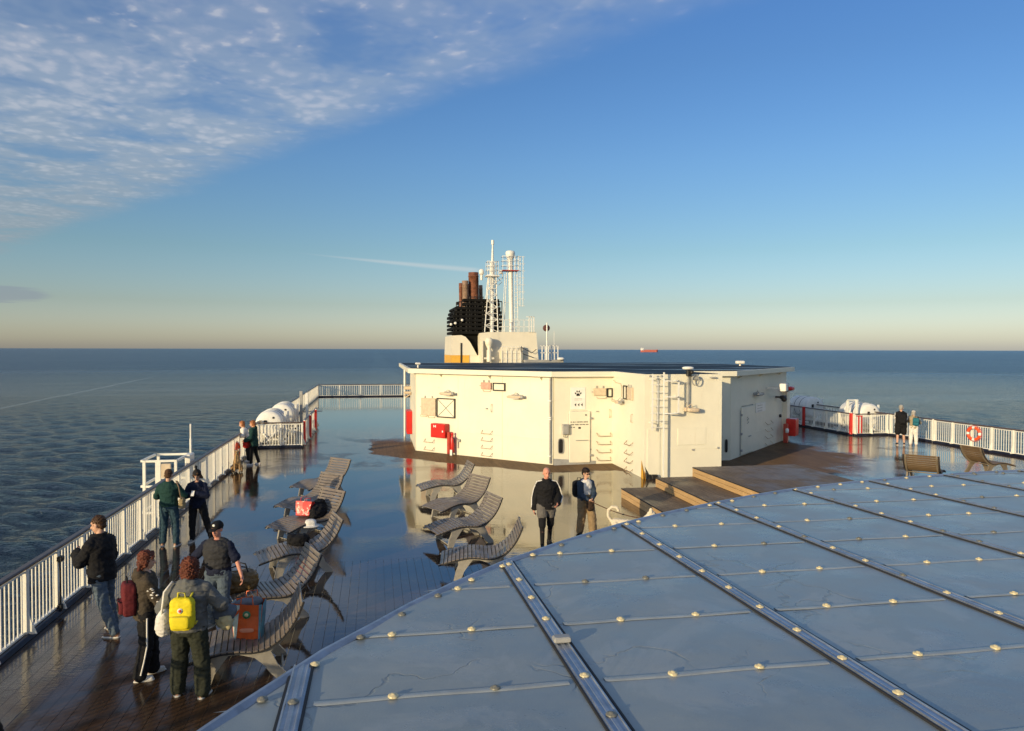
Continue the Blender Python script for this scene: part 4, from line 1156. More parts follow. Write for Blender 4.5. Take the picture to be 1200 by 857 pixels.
P2([(8.15, 3.3), (8.15, 4.1), (7.88, 4.6), (7.57, 5.16), (7.2, 5.58), (6.9, 5.72), (10.2, 5.72), (10.2, 3.3)], .6, 5.8, M_MATTB, 'inner_casing')
# louvre tiers
for k in range(9):
    z = 5.85 + k * .33; sh = .0 if k < 5 else (k - 4) * .10
    q = MB(); xa, xb = 6.16 + sh, 10.2 - sh * .6
    if k > 6: xa = 7.0
    q.cbox(((xa + xb) / 2, 2.6, z), (xb - xa, 5.2, .22), .02); q.build('louvre', M_MATTB, fun)
    if k < 8:
        q = MB()
        for i in range(9):
            x = xa + .1 + (xb - xa - .2) * i / 8; q.bbox((x - .03, .15, z + .08), (x + .03, .25, z + .26))
        q.build('louvre_post', M_BLACK, fun)
MB().bbox((6.6, .5, 5.7), (10.0, 5.0, 7.9)).bbox((7.6, .5, 7.8), (9.6, 5, 8.6)).build('louvre_core', M_MATTB, fun)
q = MB()
for x in (6.45, 6.85, 7.3, 7.55, 8.0, 8.6, 9.95, 10.2): q.tube([(x, .1, 5.8), (x, .1, 8.3 if x < 7.4 else (8.75 if x < 9 else 8.4))], .04, 6)
q.tube([(6.45, .1, 8.3), (7.3, .1, 8.4)], .04, 6).tube([(7.5, .1, 8.75), (8.7, .1, 8.75)], .04, 6).tube([(7.6, .05, 7.2), (8.7, .05, 8.6)], .04, 6).tube([(9.9, .1, 8.4), (10.2, .1, 8.4)], .05, 6)
q.build('scaffold', M_BLACK, fun)
for x, y, r, z1, mt in ((6.98, 1.2, .16, 9.95, M_RUST), (7.30, .8, .26, 10.12, M_RUST2), (7.62, 2.4, .18, 10.0, M_RUST2), (8.05, 1.2, .42, 10.85, M_RUST), (8.35, 3.0, .36, 10.6, M_RUST), (8.78, 2.2, .16, 9.9, M_RUST2)):
    q = MB(Matrix.Translation((x, y, 7.6)) @ RY(-.02)); L = z1 - 7.6
    q.lathe([(r, 0), (r, L - .35), (r * 1.06, L - .34), (r * 1.06, L - .28), (r, L - .27), (r, L), (r * .86, L), (r * .84, L - .5)], n=18); q.build('exhaust', mt, fun)
for x, z in ((6.35, 6.6), (6.9, 6.85), (6.0, 6.5)): MB().sup((x, -.15, z), (.11, .11, .11), .9, 10).build('white_lamp', M_WHITE, fun)
# cream machinery house
mh = thing('mast_house', 'cream deck house at the foot of the lattice mast beside the funnel', 'deck house', (0, fy_ - 1.0, 0))
P2([(8.28, 0), (9.77, 0), (9.77, 5.88), (8.9, 5.88), (8.28, 5.80)], 0, 5, M_CREAMF, 'wall', mh)
P2([(9.775, 0), (13.25, 0), (13.05, 3.6), (12.85, 5.90), (9.775, 5.90)], .03, 5, M_CREAMF, 'wall', mh)
MB().bbox((9.9, -.5, 3.3), (11.6, .0, 4.4)).build('locker_row', M_CREAMF, mh)
q = MB()
for i in range(5): q.tube([(9.95 + i * .38, -.55, 3.3), (9.95 + i * .38, -.55, 4.75)], .025, 6)
for z in (3.75, 4.2, 4.72): q.tube([(9.95, -.55, z), (11.5, -.55, z)], .02, 6)
q.build('guard_rail', M_WHITE, mh)
MB().tube([(11.6, -.3, 4.65), (12.4, -.3, 4.2), (12.8, -.3, 4.5)], .03, 6).tube([(11.5, -.3, 4.2), (12.6, -.3, 3.8)], .03, 6).cbox((11.5, -.4, 4.5), (.12, .3, .5), .02).build('dark_pipework', M_BLACK, mh)
MB().lathe([(.2, 3.5), (.2, 4.4), (.12, 4.5), (.30, 4.9), (.34, 5.1), (.30, 5.3), (.14, 5.42)], (8.9, -.5, 0), 16).build('vent_cowl', M_CREAMF, mh)
MB().bbox((8.5, -.6, 3.7), (9.3, -.1, 3.85)).bbox((8.35, -.55, 3.4), (8.42, -.05, 5.2)).build('vent_bracket', M_CREAMF, mh)
MB().cbox((13.3, 1.0, 3.55), (3.2, 4.0, .22), .02).build('side_deck', M_GREY, mh)
q = MB()
for i in range(7): q.bbox((10.2 + i * .4, -.05, 5.9), (10.24 + i * .4, 0, 6.9))
for z in (6.3, 6.85): q.bbox((9.8, -.05, z), (12.7, 0, z + .04))
for i in range(3): q.bbox((12.2 + i * .2, -.1, 5.9), (12.27 + i * .2, -.04, 7.15))
q.bbox((12.0, -.1, 7.1), (12.66, -.04, 7.16)); q.build('roof_rail', M_WHITE, mh)
q = MB()
for i in range(6): q.bbox((13.1 + i * .26, -.9, 3.66), (13.18 + i * .26, -.84, 4.8))
for z in (4.2, 4.76): q.bbox((13.0, -.9, z), (14.45, -.84, z + .05))
q.build('deck_rail', M_WHITE, mh)
MB().tube([(13.43, -1.32, 3.66), (13.43, -1.32, 6.62)], .06, 8).build('signal_pole', M_WHITE, mh)
MB(Matrix.Translation((13.42, -1.15, 6.2)) @ RX(PI / 2)).lathe([(.20, -.12), (.27, -.1), (.27, .1), (.20, .12)], n=18).build('signal_drum', mat('dark_signal_drum', (.10, .03, .025), .5), mh)
MB().tube([(14.1, -1.0, 3.66), (14.1, -1.0, 6.0)], .018, 6).build('whip_aerial', M_WHITE, mh)
MB().sup((14.6, -1.2, 3.75), (.3, .2, .12), .8, 12).build('white_float', M_WHITE, mh)
# lattice mast
ms = thing('lattice_mast', 'white lattice mast with a caged platform and tall aerial beside the rusty exhausts', 'mast', (0, fy_ - .2, 0))
q = MB(); ys = (-.5, .5)
for x0, x1 in ((8.66, 9.05), (9.75, 9.62)):
    for y in ys: q.tube([(x0, y, 5.9), (x1, y * .6, 10.4)], .045, 6)
for k in range(9):
    z0, z1 = 5.9 + k * .5, 5.9 + (k + 1) * .5
    def lx(z, s): f = (z - 5.9) / 4.5; return (8.66 + .39 * f) if s < 0 else (9.75 - .13 * f)
    a, c_ = (-1, 1) if k % 2 else (1, -1)
    q.tube([(lx(z0, a), -.45, z0), (lx(z1, c_), -.43, z1)], .028, 5); q.tube([(lx(z1, -1), -.43, z1), (lx(z1, 1), -.43, z1)], .025, 5)
q.build('lattice', M_WHITE, ms)
MB().tube([(9.32, 0, 5.9), (9.33, 0, 11.6)], .17, 12).build('column', M_WHITE, ms)
MB().tube([(9.36, 0, 11.5), (9.38, 0, 13.0)], .09, 8, rr=[.11, .07]).tube([(9.38, 0, 13.0), (9.38, 0, 13.35)], .12, 8).build('top_aerial', M_WHITE, ms)
q = MB()
for z in (10.5, 10.9, 11.25, 11.6):
    q.tube([(8.9, -.45, z), (9.78, -.45, z), (9.78, .45, z), (8.9, .45, z)], .025, 5, closed=True)
for i in range(6):
    for y in (-.45, .45): q.tube([(8.9 + i * .176, y, 10.45), (8.9 + i * .176, y, 11.6)], .018, 5)
q.build('platform_cage', M_WHITE, ms)
MB().cbox((9.34, 0, 10.42), (1.1, 1.1, .08), .01).build('platform', M_WHITE, ms)
MB().sup((8.47, 0, 10.75), (.22, .22, .26), .9, 16).tube([(8.47, 0, 10.1), (8.47, 0, 10.6)], .10, 8).build('radome', M_WHITE, ms)
MB().tube([(9.7, 0, 10.0), (10.2, 0, 10.3), (10.2, 0, 10.7)], .04, 6).tube([(9.7, 0, 9.6), (10.15, 0, 9.95), (9.8, 0, 10.3)], .03, 6).build('side_arm', M_WHITE, ms)
MB().sup((10.05, 0, 10.8), (.16, .16, .2), .9, 12).build('small_radome', M_WHITE, ms)
mp = thing('pole_mast', 'white pole mast with ladder and railed top, right of the lattice mast', 'mast', (0, fy_ - .2, 0))
MB().tube([(10.95, 0, 5.9), (10.85, 0, 11.6), (10.85, 0, 11.9)], .16, 14, rr=[.19, .19, .2]).lathe([(.2, 11.8), (.36, 12.1), (.40, 12.35), (.34, 12.5), (.10, 12.56)], (10.83, 0, 0), 16).build('column', M_WHITE, mp)
q = MB(); [q.tube([(x, -.3, 5.9), (x, -.3, 12.0)], .022, 5) for x in (11.15, 11.42)]
for k in range(20): q.tube([(11.15, -.3, 6.1 + k * .3), (11.42, -.3, 6.1 + k * .3)], .02, 5)
q.build('ladder', M_WHITE, mp)
MB().tube([(10.35, .2, 5.9), (10.55, 0, 10.9)], .035, 6).tube([(10.1, -.4, 5.9), (10.35, -.3, 10.6)], .03, 6).tube([(10.2, -.3, 8.3), (10.9, 0, 8.3)], .02, 5).tube([(11.55, .3, 5.9), (11.4, .1, 10.9)], .025, 6).build('stay_legs', M_WHITE, mp)
MB().cbox((10.8, 0, 10.9), (1.35, 1.0, .06), .01).build('platform', M_REDD, mp)
q = MB()
for z in (11.3, 11.7, 12.05):
    q.tube([(10.15, -.45, z), (11.45, -.45, z), (11.45, .45, z), (10.15, .45, z)], .022, 5, closed=True)
for x in (10.15, 10.5, 11.15, 11.45): q.tube([(x, -.45, 10.9), (x, -.45, 12.1)], .022, 5)
q.build('top_rail', M_WHITE, mp)
q = MB()
for x in (11.62, 11.86): q.tube([(x, -.2, 8.0), (x, -.2, 12.1)], .03, 5)
for k in range(8): q.tube([(11.45, -.2, 8.05 + k * .57), (12.02, -.2, 8.05 + k * .57)], .022, 5)
q.build('aerial_array', M_WHITE, mp)
# distant tanker
DY = 9000.0
tk = thing('distant_tanker', 'tiny red cargo ship with a white bridge on the horizon right of the funnel', 'ship', (DY * .381, DY, SEA_Z), .05)
MB().prism([(-105, -18), (100, -18), (125, 0), (100, 18), (-105, 18), (-112, 0)], 0, 24).build('hull', mat('tanker_red', (.55, .16, .12), .6), tk)
MB().cbox((-92, 0, 38), (30, 26, 34), 1).build('bridge', M_WHITE, tk)
MB().cbox((20, 0, 27), (150, 20, 8), 1).build('deck_gear', mat('tanker_red', (.5, .15, .1), .6), tk)
MB().cbox((112, 0, 28), (16, 14, 10), 1).build('bow', M_REDD, tk)

# ------------------------------------------------------------------ sun loungers
LW = .94
PROF = [(0, .325), (.15, .365), (.35, .42), (.58, .46), (.78, .455), (.96, .435), (1.10, .448), (1.22, .495), (1.34, .575), (1.44, .68), (1.53, .82), (1.60, .98), (1.625, 1.04)]
def curve_pts(n=240):
    # catmull-rom through PROF
    P_ = [Vector((a, 0, c)) for a, c in PROF]; out = []
    for i in range(len(P_) - 1):
        p0, p1, p2, p3 = P_[max(i - 1, 0)], P_[i], P_[i + 1], P_[min(i + 2, len(P_) - 1)]
        for k in range(16):
            t = k / 16
            out.append(.5 * ((2 * p1) + (-p0 + p2) * t + (2 * p0 - 5 * p1 + 4 * p2 - p3) * t * t + (-p0 + 3 * p1 - 3 * p2 + p3) * t ** 3))
    out.append(P_[-1]); return out
CP = curve_pts()
CL = [0]
for a, c in zip(CP, CP[1:]): CL.append(CL[-1] + (c - a).length)
def at_len(s):
    for i in range(len(CL) - 1):
        if CL[i + 1] >= s:
            f = (s - CL[i]) / max(1e-9, CL[i + 1] - CL[i]); p = CP[i].lerp(CP[i + 1], f); d = (CP[i + 1] - CP[i]).normalized(); return p, d
    return CP[-1], (CP[-1] - CP[-2]).normalized()
def lounger(loc, rz_, label, slatm, group, M_FRAME=M_FRAME):
    t = thing('sun_lounger', label, 'sun lounger', loc, rz_, group)
    n = 24; total = CL[-1] - .02
    sm_ = MB().cbox((0, 0, 0), (total / n - .017, LW, .022), .004).mesh('slat', slatm)
    for i in range(n):
        p, d = at_len(.03 + total * (i + .5) / n)
        link('slat', sm_, t, (p.x, 0, p.z), (0, -math.atan2(d.z, d.x), 0))
    for s in (-1, 1):
        y = s * (LW / 2 - .075)
        q = MB(); vs = []; m = 28
        for i in range(m + 1):
            p, d = at_len(CL[-1] * i / m); nn = Vector((-d.z, 0, d.x))
            th = .075 if 0 < i < m else .04
            f = i / m; th = .034 + .022 * math.exp(-((f - .30) / .12) ** 2) + .045 * math.exp(-((f - .58) / .11) ** 2) if 0 < i < m else .022
            a = p - nn * .012; c = p - nn * (.012 + th)
            vs += [(a.x, y - .022, a.z), (a.x, y + .022, a.z), (c.x, y + .022, c.z), (c.x, y - .022, c.z)]
        fs = [(0, 3, 2, 1), (m * 4, m * 4 + 1, m * 4 + 2, m * 4 + 3)]
        for i in range(m):
            for k in range(4): fs.append((i * 4 + k, i * 4 + (k + 1) % 4, (i + 1) * 4 + (k + 1) % 4, (i + 1) * 4 + k))
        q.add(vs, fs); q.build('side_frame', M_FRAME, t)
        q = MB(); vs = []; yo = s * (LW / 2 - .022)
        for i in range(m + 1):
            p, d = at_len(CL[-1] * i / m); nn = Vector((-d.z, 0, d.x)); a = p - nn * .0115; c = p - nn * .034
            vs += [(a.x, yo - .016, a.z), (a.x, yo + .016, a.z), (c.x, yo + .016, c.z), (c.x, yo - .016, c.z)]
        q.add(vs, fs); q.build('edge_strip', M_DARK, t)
        def leg(pts):
            q = MB(); n_ = len(pts)
            vs = [(a, y - .024, c) for a, c in pts] + [(a, y + .024, c) for a, c in pts]
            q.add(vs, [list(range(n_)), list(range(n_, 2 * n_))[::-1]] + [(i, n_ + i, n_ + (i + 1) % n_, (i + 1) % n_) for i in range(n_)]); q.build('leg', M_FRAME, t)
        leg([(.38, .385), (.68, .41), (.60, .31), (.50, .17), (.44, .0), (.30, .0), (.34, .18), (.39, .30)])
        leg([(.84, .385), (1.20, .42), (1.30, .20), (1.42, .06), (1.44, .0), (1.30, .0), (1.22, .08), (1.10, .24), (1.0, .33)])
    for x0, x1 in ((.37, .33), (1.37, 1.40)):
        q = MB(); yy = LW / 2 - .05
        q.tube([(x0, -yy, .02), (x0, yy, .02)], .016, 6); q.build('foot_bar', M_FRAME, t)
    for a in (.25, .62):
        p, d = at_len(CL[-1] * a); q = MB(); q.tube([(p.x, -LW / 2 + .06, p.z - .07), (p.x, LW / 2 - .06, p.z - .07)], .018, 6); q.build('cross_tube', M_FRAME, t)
    return t
GL = 'slatted sun loungers on the wet deck'
LP = [(-2.26, 22.88, 44, 'farthest lounger of the left row, sunlit with its backrest raised'),
      (-2.36, 20.07, 44, 'second farthest lounger of the left row, a shadow across its backrest corner'),
      (-2.26, 17.70, 41, 'left row lounger with the red patterned bag and black jacket lying on it'),
      (-2.35, 15.36, 15, 'left row lounger with the small black bag on its seat, fourth from the far end'),
      (-2.59, 12.67, 20.5, 'left row lounger with the brown holdall at its foot, half in blue shade'),
      (-2.66, 10.66, 8, 'nearest left lounger with the orange and blue shopping bag on it'),
      (1.25, 22.40, 6, 'farthest lounger of the right row, closest to the red fire box'),
      (1.40, 19.33, 30, 'right row lounger second from the far end, with a grey shadow across its seat'),
      (1.21, 17.03, 15, 'right row lounger third from the far end'),
      (1.24, 14.75, -7, 'nearest lounger of the right row, touching the roof edge')]
l0 = None
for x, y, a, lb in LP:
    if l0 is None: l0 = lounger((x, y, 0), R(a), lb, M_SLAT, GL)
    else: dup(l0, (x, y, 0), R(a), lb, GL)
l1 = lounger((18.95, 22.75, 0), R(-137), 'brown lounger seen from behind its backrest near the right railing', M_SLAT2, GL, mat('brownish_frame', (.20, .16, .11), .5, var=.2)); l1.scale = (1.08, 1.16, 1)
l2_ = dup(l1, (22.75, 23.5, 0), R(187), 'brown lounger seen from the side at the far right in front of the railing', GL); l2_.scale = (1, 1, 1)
# ------------------------------------------------------------------ people
def cloth(name, col, rough=.85, var=.12):
    return mat(name, col, rough, .25, var=var, vscale=7, bump=.0035, bscale=38)
def skin_fn(t, b, co):
    t.set(b, 'Subsurface Weight', .08); t.set(b, 'Subsurface Radius', (.02, .008, .004))
M_SKIN = mat('skin', (.56, .33, .23), .5, .4, var=.08, vscale=14, fn=skin_fn)
M_SKIN_RED = mat('ruddy_skin', (.60, .28, .20), .5, .4, var=.08, vscale=14, fn=skin_fn)
M_EYE = mat('eye_dark', (.02, .015, .012), .2)
M_MOUTH = mat('lip', (.34, .12, .10), .5)
M_SOLE = mat('shoe_sole', (.62, .60, .55), .6)
TS = None


def remesh(q, voxel, name, m, parent, smooth=3, disp=0.0, dscale=9.0, seed=0.0):
    global TS
    if TS is None: TS = bpy.data.scenes.new('workbench')
    ob = bpy.data.objects.new('tmp_remesh', q.mesh('tmp', m)); TS.collection.objects.link(ob)
    md = ob.modifiers.new('r', 'REMESH'); md.mode = 'VOXEL'; md.voxel_size = voxel
    if smooth:
        ms_ = ob.modifiers.new('s', 'SMOOTH'); ms_.iterations = smooth; ms_.factor = .5
    TS.view_layers[0].update(); dg = TS.view_layers[0].depsgraph
    me = bpy.data.meshes.new_from_object(ob.evaluated_get(dg)); me.name = name
    bpy.data.objects.remove(ob, do_unlink=True)
    if disp:
        out = []
        for co_, nn_ in [(v.co.copy(), v.normal.copy()) for v in me.vertices]:
            p = co_ * dscale + Vector((seed, seed * 1.7, 0)); p.z *= 1.6
            d = noise.noise(p) + .5 * noise.noise(p * 2.1) + (.45 * (1 - 2 * abs(noise.noise(p * 1.7 + Vector((5, 3, 1))))) if disp > .009 else 0)
            out += list(co_ + nn_ * d * disp)
        me.vertices.foreach_set('co', out); me.update()
    me.polygons.foreach_set('use_smooth', [True] * len(me.polygons))
    if not me.materials: me.materials.append(m)
    return link(name, me, parent)


def cap(q, p0, p1, r0, r1, n=12):
    p0 = Vector(p0); p1 = Vector(p1); d = p1 - p0; L = d.length
    if L < 1e-5: d = Vector((0, 0, 1)); L = 1e-5
    d.normalize(); u = d.cross(Vector((0, 1, 0)) if abs(d.y) < .9 else Vector((1, 0, 0))).normalized(); w = d.cross(u)
    rings = []
    for a in (-80, -50, -20, 0): rings.append((p0 + d * r0 * math.sin(R(a)), r0 * math.cos(R(a))))
    for a in (0, 20, 50, 80): rings.append((p1 + d * r1 * math.sin(R(a)), r1 * math.cos(R(a))))
    vs = [c + (u * math.cos(2 * PI * k / n) + w * math.sin(2 * PI * k / n)) * r for c, r in rings for k in range(n)]
    m = len(rings)
    fs = [(i * n + k, i * n + (k + 1) % n, (i + 1) * n + (k + 1) % n, (i + 1) * n + k) for i in range(m - 1) for k in range(n)]
    fs += [list(range(n))[::-1], [(m - 1) * n + k for k in range(n)]]
    q.add(vs, fs, None, True)


def loft(q, rings, n=20):
    """rings: (center, right vector * rx, front vector * ry)"""
    vs = [Vector(c) + a * math.cos(2 * PI * k / n) + b_ * math.sin(2 * PI * k / n) for c, a, b_ in rings for k in range(n)]
    m = len(rings)
    fs = [(i * n + k, i * n + (k + 1) % n, (i + 1) * n + (k + 1) % n, (i + 1) * n + k) for i in range(m - 1) for k in range(n)]
    fs += [list(range(n))[::-1], [(m - 1) * n + k for k in range(n)]]
    q.add(vs, fs, None, True)


def ik(a, c, l1, l2, hint):
    a = Vector(a); c = Vector(c); d = c - a; L = d.length; mx = (l1 + l2) * .995
    if L > mx: c = a + d * (mx / L); d = c - a; L = mx
    x = (l1 * l1 - l2 * l2 + L * L) / (2 * L); h = math.sqrt(max(0, l1 * l1 - x * x))
    dn = d.normalized(); hn = Vector(hint); hn = (hn - dn * hn.dot(dn)).normalized()
    return a + dn * x + hn * h, c


def person(label, loc, rz_, h=1.75, lean=0.0, side=0.0, foot_l=(-.11, .0), foot_r=(.11, .0), hand_l=(-.23, .08, .84), hand_r=(.23, .08, .84),
           elb_l=(-.3, -1, -.2), elb_r=(.3, -1, -.2), head=(0, 0), twist=0, top=None, under=None, bottom=None, shoes=None, hair=None, hat=None,
           glasses=False, skin=None, voxel=.010, group=None, build=1.0, lift_l=0, lift_r=0, stripes=None, seed=1.0, curl=.5, long_hair=False, pelvis_dy=0.0):
    t = thing('person', label, 'person', loc, rz_, group)
    k = h / 1.75; skin = skin or M_SKIN
    t.scale = (k, k, k)
    Rm = RZ(twist) @ Matrix.Rotation(side, 4, 'Y') @ Matrix.Rotation(-lean, 4, 'X')
    pel = Vector((0, pelvis_dy, .93))
    def sp(x, y, z): return pel + Rm @ Vector((x, y, z - .93))
    rv = Rm @ Vector((1, 0, 0)); fv = Rm @ Vector((0, 1, 0)); uv = Rm @ Vector((0, 0, 1))
    bw = build
    # joints
    J = {}
    for s, nm, ft, lf in ((-1, 'l', foot_l, lift_l), (1, 'r', foot_r, lift_r)):
        hip = pel + RZ(twist) @ Vector((s * .095, 0, -.02)); an = Vector((ft[0], ft[1], .085 + lf))
        ll = max(.4135, (an - hip).length / 2 * 1.004); kn, an = ik(hip, an, ll, ll, (s * .12, 1, 0)); J['hip' + nm] = hip; J['kn' + nm] = kn; J['an' + nm] = an
    for s, nm, hd, eh in ((-1, 'l', hand_l, elb_l), (1, 'r', hand_r, elb_r)):
        sh = sp(s * .165 * bw, -.005, 1.368); wr = Vector(hd); el_, wr = ik(sh, wr, .29, .255, eh)
        J['sh' + nm] = sh; J['el' + nm] = el_; J['wr' + nm] = wr
    nb = sp(0, -.01, 1.46); hc = nb + (nb - sp(0, 0, 1.3)).normalized() * .03 + Vector((0, .02, .135))
    Hm = Matrix.Translation(hc) @ RZ(head[0] + twist) @ RX(-head[1])
    toe = {}
    # ---- body, one continuous skin
    q = MB()
    tor = [(.90, .13, .09), (.93, .155, .105), (1.08, .135, .095), (1.2, .15, .105), (1.31, .17, .115), (1.39, .155, .10), (1.44, .10, .075), (1.48, .055, .055)]
    loft(q, [(sp(0, 0, z), rv * rx * bw, fv * ry * bw) for z, rx, ry in tor])
    for nm, s in (('l', -1), ('r', 1)):
        cap(q, J['hip' + nm], J['kn' + nm], .088 * bw, .055); cap(q, J['kn' + nm], J['kn' + nm].lerp(J['an' + nm], .35), .054, .056); cap(q, J['kn' + nm].lerp(J['an' + nm], .35), J['an' + nm], .056, .038)
        fd = Vector((s * .22, 1, 0)).normalized(); fd = RZ(twist * .5) @ fd
        hz_ = J['an' + nm].z - .085
        J['fd' + nm] = fd
        cap(q, J['an' + nm] - fd * .04 + Vector((0, 0, -.045)), J['an' + nm] + fd * .13 + Vector((0, 0, -.055)), .038, .03)
        cap(q, sp(s * .05, -.01, 1.42), J['sh' + nm], .050, .050); cap(q, J['sh' + nm], J['el' + nm], .050 * bw, .040); cap(q, J['el' + nm], J['wr' + nm], .040, .027)
        # hand: palm, four fingers of unequal length, thumb
        f = (J['wr' + nm] - J['el' + nm]).normalized()
        inw = Vector((-s, .25, 0)); pn = (inw - f * inw.dot(f)).normalized(); sd = f.cross(pn) * (s)
        if sd.y < 0 and abs(f.z) > .5: sd = -sd
        w = J['wr' + nm]
        cap(q, w + f * .015, w + f * .06 + sd * .018, .024, .022); cap(q, w + f * .02, w + f * .06 - sd * .018, .022, .020)
        fr_ = max(.0088, voxel * .95)
        for i, (o_, L_) in enumerate(((.031, .070), (.010, .080), (-.011, .074), (-.031, .058))):
            cu_ = curl * (1 + .15 * i)
            b0 = w + f * .085 + sd * o_; d1_ = (f * math.cos(cu_) + pn * math.sin(cu_)); b1 = b0 + d1_ * L_ * .55
            d2_ = (f * math.cos(cu_ * 2.1) + pn * math.sin(cu_ * 2.1)); b2 = b1 + d2_ * L_ * .5
            cap(q, b0 - f * .02, b1, fr_, fr_ * .95, 8); cap(q, b1, b2, fr_ * .95, fr_ * .85, 8)
        th0 = w + f * .025 + sd * .028; th1 = th0 + (f * .6 + sd * .8 + pn * .3).normalized() * .042; th2 = th1 + (f * .9 + sd * .2 + pn * .4).normalized() * .030
        cap(q, th0, th1, fr_ * 1.3, fr_ * 1.1, 8); cap(q, th1, th2, fr_ * 1.1, fr_, 8)
    cap(q, sp(0, -.01, 1.42), Hm @ Vector((0, -.015, -.08)), .058, .052)
    q.sup((0, -.008, .035), (.078, .098, .095), 1, 24, Hm); q.sup((0, .022, -.03), (.062, .072, .085), 1, 20, Hm); q.sup((0, .055, -.085), (.036, .032, .03), 1, 14, Hm)
    cap(q, Hm @ Vector((0, .088, .015)), Hm @ Vector((0, .112, -.028)), .010, .016, 10)
    q.sup((0, .092, -.062), (.024, .012, .012), 1, 12, Hm); q.sup((0, .082, .045), (.045, .014, .012), 1, 12, Hm)
    for s in (-1, 1): q.sup((s * .080, -.005, -.005), (.012, .022, .032), 1, 12, Hm)
    remesh(q, voxel * .85, 'body', skin, t, 2)
    if not glasses:
        for s in (-1, 1): MB().sup((s * .031, .083, .012), (.013, .009, .007), 1, 10, Hm).build('eye', M_EYE, t)
    MB().sup((0, .099, -.062), (.022, .007, .005), 1, 10, Hm).build('mouth', M_MOUTH, t)
    if glasses:
        q = MB()
        for s in (-1, 1): q.sup((s * .034, .094, .012), (.028, .010, .019), .7, 12, Hm); q.tube([(s * .06, .088, .018), (s * .08, .04, .02), (s * .082, -.01, .015)], .004, 6, Hm)
        q.tube([(-.01, .1, .018), (.01, .1, .018)], .005, 6, Hm); q.build('sunglasses', M_EYE, t)
    # ---- trousers or shorts
    if bottom:
        bm_ = bottom['m']; inf = bottom.get('inf', .018); hem = bottom.get('hem', 0.0); q = MB()
        loft(q, [(pel + RZ(twist) @ Vector((0, 0, z)), (RZ(twist) @ Vector((1, 0, 0))) * (rx + inf) * bw, (RZ(twist) @ Vector((0, 1, 0))) * (ry + inf) * bw)
                 for z, rx, ry in ((-.12, .12, .08), (-.05, .155, .105), (.02, .155, .105), (.12, .14, .098), (.15, .135, .095))])
        fl = bottom.get('flare', 0)
        for nm in 'lr':
            hp, kn, an = J['hip' + nm], J['kn' + nm], J['an' + nm]
            if hem > .3:
                f_ = max(.15, min(1, (hp.z - hem - .05) / (hp.z - kn.z)))
                cap(q, hp, hp.lerp(kn, f_), .092 * bw + inf, .078 + inf)
            else:
                cap(q, hp, kn, .090 * bw + inf, .060 + inf + fl * .4); cap(q, kn, kn.lerp(an, .45), .060 + inf + fl * .4, .056 + inf + fl * .7); cap(q, kn.lerp(an, .45), an + Vector((0, 0, .0)), .056 + inf + fl * .7, .046 + inf + fl)
        remesh(q, voxel * 1.1, bottom.get('name', 'trousers'), bm_, t, 3, .012, 10, seed)
    if under:   # leggings or socks
        q = MB()
        for nm in 'lr':
            hp, kn, an = J['hip' + nm], J['kn' + nm], J['an' + nm]; f0 = under.get('from', 0)
            if f0 == 0: cap(q, hp.lerp(kn, .2), kn + Vector((0, 0, -.02)), .100, .082)
            cap(q, kn.lerp(an, f0), an, .062 if f0 == 0 else .05, .045)
        remesh(q, voxel, under.get('name', 'leggings'), under['m'], t, 2)
    # ---- shoes
    sm_, so_ = shoes if shoes else (M_DARK, M_SOLE)
    for nm in 'lr':
        an = J['an' + nm]; fd = J['fd' + nm]; b0 = an + Vector((0, 0, -.03))
        q = MB(); cap(q, b0 - fd * .03, b0 - fd * .02 + Vector((0, 0, -.015)), .046, .044); cap(q, b0 - fd * .02 + Vector((0, 0, -.015)), b0 + fd * .14 + Vector((0, 0, -.022)), .043, .032); cap(q, b0, b0 + Vector((0, 0, .04)), .044, .043)
        sh = remesh(q, .010, 'shoe', sm_, t, 2)
        ang = math.atan2(fd.y, fd.x) - PI / 2
        MB().sup((0, 0, 0), (.046, .135, .016), .55, 16, Matrix.Translation((b0.x + fd.x * .05, b0.y + fd.y * .05, an.z - .078)) @ RZ(ang)).build('sole', so_, sh)
    # ---- upper clothing
    def upper(tp, nm_):
        inf = tp.get('inf', .022); hem = tp.get('hem', .86); q = MB()
        prof = [(hem, .155, .105), (.95, .158, .108), (1.08, .145, .10), (1.2, .155, .11), (1.31, .175, .118), (1.385, .165, .105), (1.43, .125, .085), (1.465, .070, .066)]
        if hem > .95: prof = [(hem, .15, .102)] + prof[2:]
        if tp.get('collar'): prof += [(1.50, .062, .062)]
        loft(q, [(sp(0, 0, z), rv * (rx + inf) * bw, fv * (ry + inf) * bw) for z, rx, ry in prof])
        sl = tp.get('sleeve', 1.0)
        for nm in 'lr':
            sgn_ = -1 if nm == 'l' else 1
            cap(q, sp(sgn_ * .06, -.01, 1.425), J['sh' + nm], .048 + inf * .6, .046 + inf * .7)
            if sl <= 0: continue
            shp, elp, wrp = J['sh' + nm], J['el' + nm], J['wr' + nm]
            if sl < .5:
                cap(q, shp, shp.lerp(elp, sl * 2), .052 * bw + inf * .8, .050 + inf * .8)
            else:
                cap(q, shp, elp, .050 * bw + inf * .75, .042 + inf * .8); cap(q, elp, elp.lerp(wrp, (sl - .5) * 2 * .93), .044 + inf, .032 + inf)
        if tp.get('hood'):
            cap(q, sp(-.07, -.09, 1.45), sp(.07, -.09, 1.45), .06, .06); cap(q, sp(0, -.11, 1.47), sp(0, -.12, 1.38), .06, .05)
        return remesh(q, voxel * 1.1, nm_, tp['m'], t, 3, tp.get('disp', .014), 9, seed + 3)
    if isinstance(top, dict): top = [top]
    for tp in (top or []): upper(tp, tp.get('name', 'jacket'))
